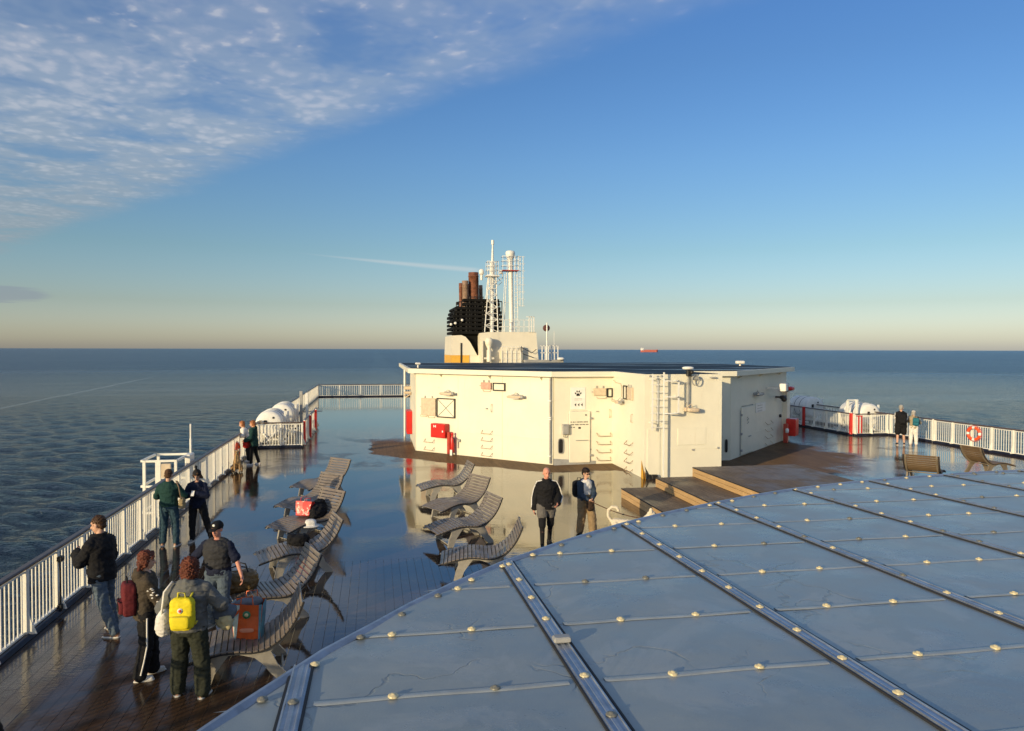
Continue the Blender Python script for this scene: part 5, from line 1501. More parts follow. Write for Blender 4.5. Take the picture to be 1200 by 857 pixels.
    if stripes:
        for nm, s in (('l', -1), ('r', 1)):
            q = MB(); a, b_, c_ = J['sh' + nm], J['el' + nm], J['wr' + nm]; o_ = Vector((s * .082, .03, 0)) * 1.0
            q.tube([sp(s * .085, .02, 1.475), a + Vector((s * .045, .03, .082)), a.lerp(b_, .3) + o_ * 1.22, b_ + o_ * 1.12, b_.lerp(c_, .5) + o_ * .95, c_.lerp(b_, .10) + o_ * .82], .0125, 8); q.build('sleeve_stripe', stripes, t)
    # ---- hair and hats
    if hair:
        hm_, st = hair; q = MB()
        if st == 'short':
            q.sup((0, -.022, .052), (.083, .098, .088), 1, 20, Hm); q.sup((0, -.06, -.01), (.072, .05, .06), 1, 16, Hm)
        elif st == 'curly':
            q.sup((0, -.03, .05), (.10, .11, .10), 1, 20, Hm); q.sup((0, -.07, -.04), (.095, .065, .10), 1, 16, Hm)
            for s in (-1, 1): q.sup((s * .075, -.02, -.03), (.035, .05, .08), 1, 14, Hm)
        elif st == 'bob':
            q.sup((0, -.022, .052), (.088, .10, .09), 1, 20, Hm); q.sup((0, -.06, -.03), (.082, .055, .085), 1, 16, Hm)
            for s in (-1, 1):
                q.sup((s * .072, -.02, -.015), (.022, .05, .07), 1, 14, Hm)
                for kk in range(3): cap(q, Hm @ Vector((s * .06, -.05 - .012 * kk, -.04)), Hm @ Vector((s * (.065 + .01 * kk), -.05 - .02 * kk, -.115 - .02 * kk)), .022, .012)
            cap(q, Hm @ Vector((-.05, .06, .10)), Hm @ Vector((.07, .075, .05)), .022, .016)
        elif st == 'tousled':
            q.sup((0, -.020, .070), (.092, .105, .085), 1, 20, Hm); q.sup((0, -.06, .0), (.078, .05, .06), 1, 16, Hm); q.sup((.02, .06, .105), (.055, .045, .03), 1, 14, Hm)
        elif st == 'fringe':
            q.sup((0, -.030, .052), (.084, .095, .080), 1, 20, Hm)
        remesh(q, voxel * .8, 'hair', hm_, t, 1, .024 if st == 'curly' else .015, 42 if st == 'curly' else 36, seed)
    if hat == 'cap':
        q = MB(); q.sup((0, -.01, .065), (.090, .108, .078), .9, 20, Hm); cap_o = remesh(q, .008, 'cap', cloth('black_cap_cloth', (.012, .012, .014)), t, 2)
        MB().sup((0, .115, .050), (.068, .065, .009), .8, 16, Hm @ RX(-.15)).build('peak', cloth('black_cap_cloth', (.012, .012, .014)), cap_o)
        MB().sup((0, .088, .095), (.024, .014, .022), 1, 14, Hm).build('badge', M_WHITE, cap_o)
    elif hat == 'beanie':
        q = MB(); q.sup((0, -.012, .065), (.090, .106, .085), .9, 20, Hm); cap(q, Hm @ Vector((0, -.02, .14)), Hm @ Vector((0, -.03, .22)), .035, .022)
        bo = remesh(q, .009, 'beanie', cloth('dark_beanie_wool', (.018, .016, .018)), t, 2, .004, 60)
        MB().sup((0, -.03, .235), (.038, .038, .040), 1, 12, Hm).build('pompom', cloth('dark_beanie_wool', (.02, .018, .02)), bo)
    elif hat == 'white_cap':
        q = MB(); q.sup((0, -.01, .065), (.090, .108, .075), .9, 20, Hm); q.sup((0, .11, .05), (.062, .055, .010), .8, 14, Hm); remesh(q, .008, 'cap', M_WHITE, t, 2)
    W_ = t.matrix_basis.copy()
    W_ = Matrix.Translation(loc) @ RZ(rz_) @ Matrix.Scale(k, 4)
    return t, J, sp, Hm, W_


JEANS = cloth('faded_blue_jeans', (.085, .115, .15)); JEANS2 = cloth('teal_blue_jeans', (.03, .065, .09)); BLACKC = cloth('black_cloth', (.010, .010, .012))
NAVY = cloth('navy_cloth', (.010, .014, .035)); DGREEN = cloth('dark_green_cloth', (.012, .045, .040)); OLIVE = cloth('dark_olive_cloth', (.028, .032, .022))
GREYC = cloth('grey_hoodie_cloth', (.12, .125, .125)); KHAKI = cloth('khaki_cloth', (.27, .19, .105)); DENIM = cloth('denim_jacket', (.035, .055, .085))
WHITEC = cloth('white_cloth', (.72, .70, .66)); BEIGEC = cloth('beige_jacket_cloth', (.36, .30, .20)); BROWNC = cloth('brown_jacket_cloth', (.06, .048, .035))
GREYS = cloth('grey_shorts_cloth', (.13, .12, .11)); CHAR = cloth('charcoal_vest_cloth', (.036, .037, .042))
H_BROWN = cloth('brown_hair', (.07, .035, .018), .6, .4); H_DARK = cloth('dark_hair', (.018, .010, .008), .55, .4); H_AUB = cloth('auburn_hair', (.11, .032, .018), .6, .4); H_GINGER = cloth('ginger_hair', (.34, .13, .05), .6, .3); H_GREY = cloth('grey_hair', (.35, .33, .30), .6, .2)
SHOE_B = mat('brown_shoe_leather', (.16, .085, .045), .5); SHOE_K = mat('black_shoe', (.012, .012, .012), .5); SHOE_G = mat('grey_trainer', (.28, .28, .27), .6); SHOE_W = mat('white_trainer', (.75, .74, .72), .5)

P = {}
P['black'] = person('man in black jacket and faded jeans leaning on the left railing', (-4.16, 12.60, 0), R(66), 1.84, lean=.10, foot_l=(-.12, -.22), foot_r=(.13, .02), hand_l=(-.12, .44, 1.22), hand_r=(.14, .38, 1.16), elb_l=(-.6, -.3, -1), elb_r=(.6, -.5, -1),
                    head=(.25, .22), pelvis_dy=.10, top=dict(m=BLACKC, inf=.045, hem=.80, collar=True), bottom=dict(m=JEANS, inf=.022), shoes=(SHOE_B, M_SOLE), hair=(H_BROWN, 'short'), voxel=.0095, seed=1, build=1.1)
P['stripe'] = person('young woman in brown jacket and black trousers with a white side stripe', (-3.10, 10.80, 0), R(-68), 1.73, lean=.03, foot_l=(-.10, .10), foot_r=(.10, -.08), hand_l=(-.14, .34, .98), hand_r=(.15, .34, .96), elb_l=(-.6, -1, -.4), elb_r=(.7, -1, -.4),
                     head=(-.15, .12), top=[dict(m=WHITEC, inf=.008, hem=.92, sleeve=0, name='shirt'), dict(m=BROWNC, inf=.035, hem=.83, hood=True)], bottom=dict(m=BLACKC, inf=.020, flare=.025), shoes=(SHOE_W, M_SOLE), hair=(H_AUB, 'bob'), voxel=.0095, seed=2)
P['yb'] = person('person with auburn hair in grey hoodie seen from behind, yellow backpack on the back', (-2.37, 10.10, 0), R(-6), 1.78, lean=.08, foot_l=(-.17, .06), foot_r=(.17, -.02), hand_l=(-.26, .26, 1.02), hand_r=(.30, .30, 1.05), elb_l=(-.8, -.6, -.5), elb_r=(.9, -.5, -.4),
                 head=(.05, .15), top=dict(m=GREYC, inf=.050, hem=.86, hood=True), bottom=dict(m=OLIVE, inf=.034, flare=.012), shoes=(SHOE_K, M_SOLE), hair=(H_AUB, 'curly'), voxel=.0095, seed=4, build=1.08)
P['cap'] = person('man in black cap, navy tee and grey vest facing the camera by the loungers', (-2.50, 12.55, 0), R(168), 1.72, lean=.05, foot_l=(-.15, .06), foot_r=(.13, -.06), hand_l=(-.44, .10, .86), hand_r=(.30, .30, 1.10), elb_l=(-1, -.6, -.2), elb_r=(.9, -.6, -.6),
                  head=(-.10, .10), top=[dict(m=NAVY, inf=.026, hem=.90, sleeve=.42, name='tee'), dict(m=CHAR, inf=.040, hem=1.02, sleeve=0, name='vest')], bottom=dict(m=JEANS, inf=.022), shoes=(SHOE_G, M_SOLE), hair=(H_DARK, 'fringe'), hat='cap', voxel=.0095, seed=5, build=1.12, skin=M_SKIN_RED)
P['green'] = person('man in dark green jacket and teal jeans seen from behind at the left railing', (-4.63, 17.95, 0), R(-4), 1.74, foot_l=(-.15, .02), foot_r=(.16, .0), hand_l=(-.10, .26, 1.16), hand_r=(.14, .28, 1.12), elb_l=(-1, -.3, -.6), elb_r=(1, -.3, -.6),
                    head=(.0, .25), top=dict(m=DGREEN, inf=.035, hem=.92, collar=True), bottom=dict(m=JEANS2, inf=.024), shoes=(SHOE_B, M_SOLE), hair=(H_BROWN, 'short'), seed=6, build=1.05)
P['blue'] = person('person in navy top and beanie looking down at a phone beside the man in green', (-4.10, 18.35, 0), R(176), 1.66, lean=.06, side=.0, foot_l=(-.34, .04), foot_r=(.10, .10), hand_l=(-.05, .30, 1.22), hand_r=(.04, .30, 1.20), elb_l=(-1, -.2, -.6), elb_r=(1, -.2, -.6),
                   head=(.0, .50), top=dict(m=NAVY, inf=.035, hem=.84), bottom=dict(m=BLACKC, inf=.020), shoes=(SHOE_G, M_SOLE), hair=(H_BROWN, 'bob'), hat='beanie', seed=7, curl=.9)
P['coat'] = person('person in dark green coat carrying a red bag by the far left railing', (-4.62, 30.0, 0), R(84), 1.72, lean=.10, foot_l=(-.10, .10), foot_r=(.10, -.14), hand_l=(-.2, .30, .98), hand_r=(.22, .30, .98),
                   head=(.0, .1), top=dict(m=DGREEN, inf=.045, hem=.74, hood=True), bottom=dict(m=BLACKC, inf=.01), shoes=(SHOE_W, M_SOLE), hair=(H_GINGER, 'bob'), voxel=.014, seed=8)
P['lean'] = person('ginger haired person in white shirt bending over the left railing near the raft pen', (-5.0, 31.0, 0), R(100), 1.66, lean=.45, foot_l=(-.12, .0), foot_r=(.12, -.1), hand_l=(-.2, .42, 1.08), hand_r=(.2, .42, 1.08), elb_l=(-1, 0, -1), elb_r=(1, 0, -1),
                   head=(.0, .1), top=dict(m=WHITEC, inf=.03, hem=.86), bottom=dict(m=BLACKC, inf=.02), shoes=(SHOE_W, M_SOLE), hair=(H_GINGER, 'bob'), voxel=.014, seed=9)
P['bald'] = person('bald man in black track jacket with white sleeve stripes walking towards the camera', (3.84, 16.5, 0), R(176), 1.80, foot_l=(-.10, -.20), foot_r=(.12, .22), lean=.04, hand_l=(-.22, .20, .98), hand_r=(.27, -.06, .80), elb_l=(-.4, -1, 0), elb_r=(.4, -1, 0),
                   head=(.15, .12), top=dict(m=BLACKC, inf=.040, hem=.84, collar=True), under=dict(m=BLACKC), bottom=dict(m=GREYS, inf=.034, hem=.66, name='shorts'), shoes=(SHOE_K, M_DARK), seed=10, skin=M_SKIN_RED, stripes=WHITEC, build=1.06)
P['wom'] = person('woman in sunglasses and denim jacket over a white shirt holding a dog lead', (5.02, 17.35, 0), R(-168), 1.60, foot_l=(-.14, .16), foot_r=(.10, -.14), hand_l=(-.05, .28, 1.00), hand_r=(.07, .28, .98), elb_l=(-1, -.6, -.3), elb_r=(1, -.6, -.3),
                  head=(.35, .2), top=[dict(m=WHITEC, inf=.016, hem=.90, sleeve=0, name='shirt'), ], bottom=dict(m=KHAKI, inf=.045, flare=.01), shoes=(SHOE_K, M_DARK), hair=(H_DARK, 'tousled'), glasses=True, seed=11)
P['vest'] = person('man in black vest over a white tee and black shorts standing at the right railing', (24.45, 31.15, 0), R(-28), 1.90, foot_l=(-.14, .0), foot_r=(.14, .04), hand_l=(-.12, .36, 1.18), hand_r=(.16, .36, 1.16), head=(-.5, .1),
                   top=[dict(m=WHITEC, inf=.03, hem=.90, sleeve=.40, name='tee'), dict(m=BLACKC, inf=.05, hem=.84, sleeve=0, name='vest')], bottom=dict(m=BLACKC, inf=.045, hem=.52, name='shorts'), shoes=(SHOE_K, M_SOLE), hair=(H_GREY, 'short'), voxel=.014, seed=12, build=1.1)
P['beige'] = person('woman in beige jacket, white trousers and white cap beside the man in black vest', (25.12, 31.15, 0), R(-38), 1.64, foot_l=(-.12, .0), foot_r=(.13, .02), hand_l=(-.10, .30, 1.36), hand_r=(.14, .26, 1.30), elb_l=(-.6, .2, -1), elb_r=(.6, .2, -1), head=(-.4, .05),
                    top=dict(m=BEIGEC, inf=.035, hem=.84), bottom=dict(m=WHITEC, inf=.035), shoes=(SHOE_K, M_SOLE), hair=(H_GREY, 'bob'), hat='white_cap', voxel=.014, seed=13)
P['edge'] = person('person in black coat half cut off by the left edge at the bottom', (-3.34, 6.75, 0), R(20), 1.74, foot_l=(-.1, 0), foot_r=(.12, .05), hand_l=(-.26, .1, .86), hand_r=(.27, .14, .88), head=(0, .1),
                   top=dict(m=BLACKC, inf=.05, hem=.76, collar=True), bottom=dict(m=BLACKC, inf=.03), shoes=(SHOE_K, M_DARK), hair=(H_DARK, 'short'), seed=14)


def pt_world(key, p): return P[key][4] @ Vector(p)


# extra garments that need their own shape -------------------------
def open_jacket(key, mt, col2=None):
    t, J, sp, Hm, W_ = P[key]; q = MB()
    for s, nm in ((-1, 'l'), (1, 'r')):
        cap(q, J['sh' + nm], J['el' + nm], .084, .066); cap(q, J['el' + nm], J['el' + nm].lerp(J['wr' + nm], .9), .066, .055)
        for a, c_ in (((s * .15, .0, 1.40), (s * .17, -.01, .98)), ((s * .14, .07, 1.36), (s * .165, .09, .98)), ((s * .08, -.10, 1.40), (s * .09, -.12, .98)), ((s * .165, -.06, 1.36), (s * .17, -.07, .98))):
            cap(q, sp(*a), sp(*c_), .045, .045)
        cap(q, sp(0, -.1, 1.42), sp(0, -.12, .98), .045, .045); cap(q, sp(-.08, -.06, 1.46), sp(.08, -.06, 1.46), .035, .035)
    remesh(q, .011, 'denim_jacket', mt, t, 3, .012, 9, 3)
open_jacket('wom', DENIM)
# white side stripe and sleeve print of the young woman
t, J, sp, Hm, W_ = P['stripe']
q = MB(); hp, kn, an = J['hipr'], J['knr'], J['anr']
q.tube([hp + Vector((.128, .0, -.02)), hp.lerp(kn, .5) + Vector((.108, .0, 0)), kn + Vector((.092, .0, 0)), kn.lerp(an, .5) + Vector((.098, 0, 0)), an + Vector((.094, .0, .03))], .011, 8); q.build('side_stripe', WHITEC, t)
q = MB(); rw2 = random.Random(5)
for i in range(26):
    f = rw2.random(); b_ = J['elr'].lerp(J['wrr'], f * .8) if i % 2 else J['shr'].lerp(J['elr'], .35 + f * .6)
    a = rw2.uniform(-.9, .9); q.sup(b_ + Vector((math.cos(a) * .074, math.sin(a) * .05, rw2.uniform(-.02, .02))), (.008, .022, .012), .7, 8)
q.build('sleeve_print', WHITEC, t)
# phone
ph = thing('phone', 'small dark phone held by the person in the beanie', 'phone', pt_world('blue', (0, .38, 1.24)), R(176)); MB(RX(-.9)).cbox((0, 0, 0), (.075, .15, .010), .003).build('case', M_EYE, ph); MB(RX(-.9)).bbox((-.033, -.068, .0052), (.033, .068, .0062)).build('screen', M_GLASS, ph)


def backpack(label, key, off, size, mt, m2, pocket=True, straps=True, rot=0.0, cat='backpack'):
    t0, J, sp, Hm, W_ = P[key]
    b = thing('backpack', label, cat, W_ @ sp(off[0], off[1], off[2]), t0.rotation_euler.z + rot)
    w, d, hh = size
    q = MB(); q.sup((0, 0, hh / 2), (w / 2, d / 2, hh / 2), .42, 20); remesh(q, .010, 'bag_body', mt, b, 2, .008, 12, off[0])
    if pocket:
        q = MB(); q.sup((0, -d / 2 + .005, hh * .30), (w * .40, .05, hh * .20), .45, 16); q.build('front_pocket', mt, b)
        MB().tube([(-w * .40, -d / 2 - .02, hh * .48), (0, -d / 2 - .055, hh * .50), (w * .40, -d / 2 - .02, hh * .48)], .006, 6).build('zip', m2, b)
    MB().tube([(-.05, -.02, hh - .01), (-.04, -.02, hh + .06), (.04, -.02, hh + .06), (.05, -.02, hh - .01)], .010, 6).build('handle', m2, b)
    if straps:
        for s in (-1, 1):
            q = MB(); q.tube([(s * .07, d / 2 - .02, hh * .90), (s * .09, d / 2 + .04, hh + .015), (s * .10, d / 2 + .13, hh + .045), (s * .12, d / 2 + .22, hh * .80), (s * .15, d / 2 + .14, hh * .25), (s * .13, d / 2, hh * .12)], .014, 8); q.build('strap', m2, b)
    return b
YEL = cloth('yellow_backpack_cloth', (.72, .60, .02), .7, .06)
bp = backpack('bright yellow backpack with a round badge on the person in the grey hoodie', 'yb', (0, -.235, .92), (.30, .15, .42), YEL, cloth('yellow_strap', (.55, .48, .05)))
MB(RX(PI / 2)).lathe([(.034, .0), (.034, .006), (.001, .008)], (.0, .27, .074), 16).build('round_badge', WHITEC, bp)
MB(RX(PI / 2)).lathe([(.018, .0), (.018, .004), (.001, .005)], (.0, .27, .081), 12).build('badge_mark', M_RED, bp)
MB().sup((.05, -.10, .10), (.05, .01, .02), .6, 10).build('side_print', cloth('brown_print', (.3, .15, .03)), bp)
bp = backpack('maroon backpack on the young woman in the brown jacket', 'stripe', (0, -.20, .90), (.32, .18, .46), cloth('maroon_backpack_cloth', (.12, .018, .022)), BLACKC)
MB().sup((.02, -.128, .14), (.09, .014, .06), .6, 12).build('mesh_pocket', BLACKC, bp)
backpack('black rucksack behind the woman with the dog lead', 'wom', (0.06, -.26, .95), (.34, .20, .42), BLACKC, BLACKC)
backpack('black rucksack on the man in the black vest', 'vest', (0, -.28, .95), (.34, .22, .48), BLACKC, BLACKC)
backpack('teal rucksack on the woman in the beige jacket', 'beige', (0.10, -.26, 1.0), (.28, .18, .38), cloth('teal_backpack_cloth', (.02, .14, .19)), BLACKC)
# tote and bags carried
def shoulder_bag(label, key, side, z, size, mt, strapm, y=-.02):
    t0, J, sp, Hm, W_ = P[key]
    b = thing('shoulder_bag', label, 'bag', W_ @ Vector((side * .30, y, z)), t0.rotation_euler.z)
    w, d, hh = size
    q = MB(); q.sup((0, 0, hh / 2), (d / 2, w / 2, hh / 2), .7, 18); q.sup((0, .0, hh * .35), (d * .62, w * .52, hh * .36), .9, 16); remesh(q, .010, 'bag_body', mt, b, 2, .012, 10, 2)
    q = MB(); s = side
    q.tube([(0, -w * .35, hh * .85), (-s * .04, -.10, hh + .25), (-s * .12, -.03, 1.50 - z), (-s * .10, .05, 1.46 - z), (-s * .02, w * .30, hh * .85)], .014, 8); q.build('strap', strapm, b)
    return b
shoulder_bag('white cloth bag slung on the left shoulder of the person in the grey hoodie', 'yb', -1, .80, (.26, .16, .34), WHITEC, WHITEC)
shoulder_bag('small tan bag on the shoulder of the man in the green jacket', 'green', 1, .86, (.20, .12, .26), cloth('tan_bag_cloth', (.34, .26, .14)), cloth('tan_strap', (.20, .14, .09)))
def soft(label, name, cat, loc, rz_, sups, mt, extra=None, group=None, disp=.014):
    t = thing(name, label, cat, loc, rz_)
    q = MB()
    for c, d in sups: q.sup(c, d, .7, 18)
    remesh(q, .012, 'cloth_body' if name != 'holdall' else 'bag_body', mt, t, 2, disp, 9, loc[0])
    return t
w_ = pt_world('yb', (.36, .26, .90)); jb = soft('cream and blue jacket folded over the right arm of the person in the grey hoodie', 'folded_jacket', 'jacket', w_, 0, [((0, 0, .0), (.11, .10, .12)), ((.03, -.05, -.04), (.08, .07, .09))], cloth('cream_jacket_cloth', (.50, .44, .26)))
q = MB(); q.sup((0, .03, .07), (.15, .13, .10), .8, 16); remesh(q, .012, 'lining', cloth('slate_cloth', (.10, .12, .15)), jb, 2, .015, 9)
w_ = pt_world('coat', (0, .30, .72)); rb = soft('bright red bag carried by the person in the dark green coat', 'hand_bag', 'bag', w_, R(84), [((0, 0, .10), (.22, .12, .15))], cloth('red_bag_cloth', (.62, .03, .02)))
MB().tube([(-.12, 0, .22), (-.10, 0, .38), (.10, 0, .38), (.12, 0, .22)], .012, 6).build('handle', BLACKC, rb)
w_ = pt_world('wom', (.02, .30, .74)); soft('dark camera pouch hanging in front of the woman with the dog lead', 'camera_pouch', 'pouch', w_, R(-168), [((0, 0, .08), (.09, .07, .13))], cloth('brown_pouch', (.05, .03, .02)))
w_ = pt_world('stripe', (-.02, .36, .86)); soft('small black bag held in front by the young woman with striped trousers', 'hand_bag', 'bag', w_, 0, [((0, 0, 0), (.07, .08, .10))], BLACKC)


# ------------------------------------------------------------------ dogs
def dog(label, loc, rz_, mt, scale=1.0, sit=False, curl_tail=True, voxel=.012):
    t = thing('dog', label, 'dog', loc, rz_); t.scale = (scale,) * 3
    q = MB()   # faces +y
    if not sit:
        cap(q, (0, .22, .46), (0, -.02, .47), .115, .10); cap(q, (0, -.02, .48), (0, -.26, .50), .098, .088)
        for s in (-1, 1):
            cap(q, (s * .07, .22, .42), (s * .075, .20, .24), .055, .032); cap(q, (s * .075, .20, .24), (s * .075, .22, .05), .030, .024); cap(q, (s * .075, .22, .03), (s * .075, .26, .025), .028, .024)
            cap(q, (s * .07, -.24, .46), (s * .08, -.20, .30), .075, .042); cap(q, (s * .08, -.20, .30), (s * .08, -.33, .18), .038, .026); cap(q, (s * .08, -.33, .18), (s * .08, -.30, .05), .024, .022); cap(q, (s * .08, -.30, .03), (s * .08, -.25, .025), .027, .023)
        cap(q, (0, .26, .50), (0, .40, .66), .085, .065); hd = Vector((0, .44, .70))
        tl = [(0, -.33, .52), (0, -.40, .62), (0, -.40, .74), (0, -.32, .81), (0, -.23, .80), (0, -.20, .74)] if curl_tail else [(0, -.33, .5), (0, -.5, .4), (0, -.6, .28)]
        for a, c_ in zip(tl, tl[1:]): cap(q, a, c_, .028, .027)
    else:
        cap(q, (0, .16, .40), (0, -.10, .20), .115, .14); cap(q, (0, .18, .50), (0, .20, .60), .09, .075); hd = Vector((0, .25, .68))
        for s in (-1, 1):
            cap(q, (s * .075, .18, .36), (s * .08, .22, .05), .048, .027); cap(q, (s * .08, .23, .03), (s * .08, .28, .025), .03, .027)
            cap(q, (s * .11, -.10, .16), (s * .15, .08, .12), .08, .055); cap(q, (s * .15, .06, .06), (s * .15, .18, .03), .032, .03)
        for a, c_ in zip([(0, -.2, .08), (.1, -.34, .05)], [(.1, -.34, .05), (.22, -.38, .05)]): cap(q, a, c_, .03, .022)
    q.sup(hd, (.075, .085, .075), 1, 18); cap(q, hd + Vector((0, .07, -.02)), hd + Vector((0, .17, -.035)), .042, .028)
    remesh(q, voxel, 'body', mt, t, 2, .006, 40)
    for s in (-1, 1):
        MB().sup(hd + Vector((s * .065, -.01, .05)), (.018, .035, .055), .9, 12).build('ear', mt, t); MB().sup(hd + Vector((s * .033, .075, .02)), (.010,) * 3, 1, 8).build('eye', M_EYE, t)
    MB().sup(hd + Vector((0, .20, -.03)), (.016, .012, .012), 1, 8).build('nose', M_EYE, t)
    MB().tube([hd + Vector((.075 * math.cos(a), -.06 + .03 * math.sin(a), -.08 + .05 * math.sin(a))) for a in [2 * PI * i / 14 for i in range(14)]], .010, 6, closed=True).build('collar', M_RED, t)
    return t
DOGX, DOGY = 5.62, 15.95
dog('white dog with a curled tail on a lead behind the roof edge', (DOGX, DOGY, 0), R(-112), cloth('white_dog_fur', (.70, .62, .48), .9, .08), 1.15)
dog('tan dog sitting by the far left railing facing the camera', (-4.98, 28.4, 0), R(190), cloth('tan_dog_fur', (.42, .27, .13), .9, .2), 1.1, sit=True)
ls = thing('dog_lead', 'thin brown dog lead from the hands of the woman in denim to the white dog', 'lead', (0, 0, 0))
a = pt_world('wom', (.03, .36, .95)); c_ = Vector((DOGX + .36, DOGY - .14, .68))
pts = [a.lerp(c_, i / 10) - Vector((0, 0, .06 * math.sin(PI * i / 10))) for i in range(11)]
MB().tube(pts, .010, 6).build('cord', cloth('lead_brown', (.10, .05, .03)), ls)
MB().sup(pts[6], (.03, .03, .015), .6, 10).build('clip', M_DARK, ls)

# ------------------------------------------------------------------ bags on the loungers
def lpos(i, u, v, dz=0.0):
    x, y, a, _ = LP[i]; a = R(a); z = 0
    for (p0, z0), (p1, z1) in zip(PROF, PROF[1:]):
        if p0 <= u <= p1: z = z0 + (z1 - z0) * (u - p0) / (p1 - p0)
    return Vector((x + math.cos(a) * u - math.sin(a) * v, y + math.sin(a) * u + math.cos(a) * v, z + dz))


def shopping_bag(label, loc, rz_, w, d, hh, panels, fill=None, tilt=0.0):
    t = thing('shopping_bag', label, 'shopping bag', loc, rz_); t.rotation_euler = (tilt, 0, rz_)
    def ring(k, z, bulge=1.0): return [(-w / 2 * k, -d / 2 * k * bulge, z), (0, -d / 2 * k * bulge * 1.12, z), (w / 2 * k, -d / 2 * k * bulge, z), (w / 2 * k * 1.05, 0, z), (w / 2 * k, d / 2 * k * bulge, z), (0, d / 2 * k * bulge * 1.12, z), (-w / 2 * k, d / 2 * k * bulge, z), (-w / 2 * k * 1.05, 0, z)]
    rr_2 = random.Random(int(w * 1000))
    zs = [(.86, 0.0), (.93, hh * .3), (.98, hh * .65), (1.06, hh)]
    rings = [ring(k, z) for k, z in zs]
    rings = [[(x + rr_2.uniform(-.012, .012), y + rr_2.uniform(-.012, .012), z + (rr_2.uniform(-.03, .03) if i == 3 else 0)) for x, y, z in r] for i, r in enumerate(rings)]
    names_ = ('front_panel', 'side_panel', 'back_panel', 'side_panel')
    for pi_, idx in enumerate(((0, 1, 2), (2, 3, 4), (4, 5, 6), (6, 7, 0))):
        q = MB()
        for j in range(3):
            for a, c_ in zip(idx, idx[1:]):
                q.add([rings[j][a], rings[j][c_], rings[j + 1][c_], rings[j + 1][a]], [(0, 1, 2, 3)])
                def ins(p): return (p[0] * .985, p[1] * .97, p[2])
                q.add([ins(rings[j][a]), ins(rings[j][c_]), ins(rings[j + 1][c_]), ins(rings[j + 1][a])], [(3, 2, 1, 0)])
        q.build(names_[pi_], panels[pi_], t)
    q = MB(); q.add(rings[0], [list(range(8))[::-1]]); q.build('base', panels[0], t)
    q = MB()
    for sy in (-1, 1): q.tube([(-w * .22, sy * d * .5, hh * .92), (-w * .18, sy * d * .52, hh + .10), (w * .18, sy * d * .50, hh + .12), (w * .22, sy * d * .5, hh * .92)], .009, 6)
    q.build('handles', panels[0], t)
    if fill:
        q = MB(); q.sup((-.03, .0, hh * .93), (w * .42, d * .40, .07), .7, 16); q.sup((.09, .02, hh * .98), (w * .2, d * .3, .06), .7, 12); remesh(q, .012, 'contents', fill, t, 2, .012, 14)
    return t
ORG = mat('orange_bag_print', (.72, .13, .03), .4, var=.12, vscale=6); BLU = mat('blue_bag_print', (.10, .28, .38), .4, var=.25, vscale=9); PAL = mat('pale_bag_print', (.55, .68, .66), .4, var=.2, vscale=12)
sb = shopping_bag('large orange shopping bag with pale blue sides standing on the nearest left lounger', lpos(5, .93, .10, .0), R(-6), .40, .26, .50, [ORG, BLU, ORG, PAL], cloth('grey_contents', (.16, .17, .19)))
MB(RX(PI / 2)).lathe([(.055, 0), (.055, .004), (.001, .005)], (.0, .36, .150), 16).build('round_emblem', mat('emblem_green', (.05, .25, .12), .5), sb)
MB(RX(PI / 2)).lathe([(.026, 0), (.026, .004), (.001, .005)], (.0, .36, .156), 14).build('emblem_centre', mat('emblem_cream', (.8, .7, .4), .5), sb)
MB().add([(-.175, -.124, .0), (-.15, -.135, .0), (-.09, -.152, .5), (-.215, -.142, .5)], [(0, 1, 2, 3)]).build('pale_stripe', PAL, sb)
MB().add([(.15, -.134, .0), (.172, -.124, .0), (.208, -.142, .5), (.17, -.148, .5)], [(0, 1, 2, 3)]).build('blue_stripe', BLU, sb)
MB().sup((0, -.145, .14), (.10, .006, .03), .6, 12).build('pale_print', mat('emblem_orange', (.80, .32, .20), .5), sb)


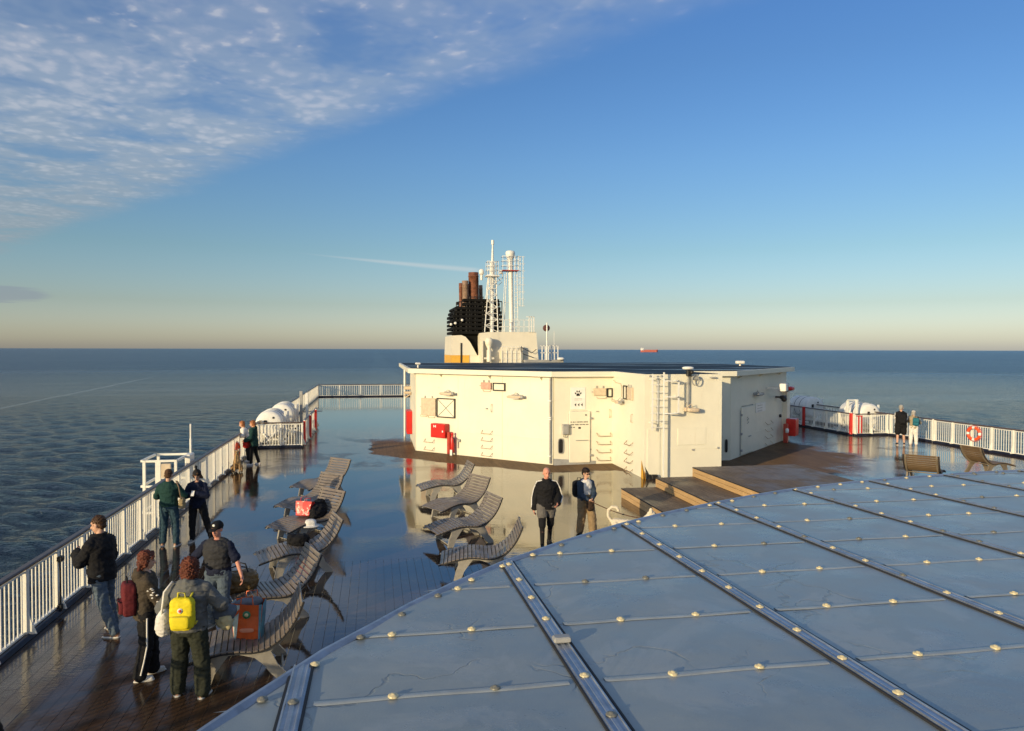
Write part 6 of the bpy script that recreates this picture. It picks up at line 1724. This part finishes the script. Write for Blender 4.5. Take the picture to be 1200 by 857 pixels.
def red_fn(t, b, co):
    vo = t.n('ShaderNodeTexVoronoi', ins={'Vector': co, 'Scale': 11.0})
    f = t.mr(t.noise(co, 13, 3), .54, .58)
    t.set(b, 'Base Color', t.mix(f, (.62, .015, .012, 1), (.80, .45, .38, 1)))
REDP = mat('red_patterned_print', (.7, .05, .04), .45, fn=red_fn)
rbag = shopping_bag('red and white patterned bag lying tilted on the third left lounger', lpos(2, .80, .06, .05), R(-18), .38, .24, .33, [REDP, mat('plain_red_print', (.60, .02, .015), .45), REDP, REDP], None, tilt=-.35)
soft('black jacket in a heap behind the red patterned bag', 'jacket', 'jacket', lpos(2, 1.10, -.02, .14), R(40), [((0, 0, 0), (.24, .22, .17)), ((.16, .08, .12), (.15, .14, .12)), ((-.1, -.12, -.02), (.16, .12, .12))], BLACKC, disp=.03)
soft('small black bag on the seat of the fourth left lounger', 'small_bag', 'bag', lpos(3, .88, .22, .11), R(20), [((0, 0, 0), (.20, .16, .12)), ((-.14, .02, .03), (.10, .11, .10))], BLACKC, disp=.02)
soft('white sun hat left on the lounger behind the small black bag', 'sun_hat', 'hat', lpos(2, .62, -.46, -.05), R(10), [((0, 0, .04), (.13, .11, .09)), ((0, 0, -.03), (.20, .17, .02))], WHITEC, disp=.006)
HB = mat('brown_holdall_leather', (.16, .10, .035), .45, var=.35, vscale=5)
hb = soft('brown leather holdall with two dark loop handles on the fifth left lounger', 'holdall', 'bag', lpos(4, .38, .22, .16), R(14), [((0, 0, 0), (.36, .20, .17)), ((-.16, .0, .04), (.18, .18, .16)), ((.18, .0, .03), (.17, .19, .16))], HB, disp=.02)
for y in (-.12, .10): MB().tube([(-.20, y, .14), (-.16, y, .26), (0, y * 1.3, .31), (.16, y, .26), (.20, y, .14)], .013, 8).build('handle', M_DARK, hb)
MB().tube([(-.33, 0, .15), (0, 0, .185), (.33, 0, .15)], .010, 6).build('zip', M_DARK, hb)
# black hose clamp on a near railing post
hc_ = thing('rail_lock', 'black lock and chain hanging on a near post of the left railing', 'lock', (XL + .07, 13.62, .95), 0)
MB().cbox((0, 0, 0), (.09, .12, .09), .012).build('lock_body', M_BLACK, hc_); MB().tube([(0, -.04, 0), (.02, -.07, -.3), (.0, -.02, -.55), (.0, -.03, -.78)], .014, 6).build('chain', M_BLACK, hc_); MB().cbox((0, -.02, -.82), (.08, .10, .12), .012).build('foot_clamp', M_BLACK, hc_)
if TS: bpy.data.scenes.remove(TS)
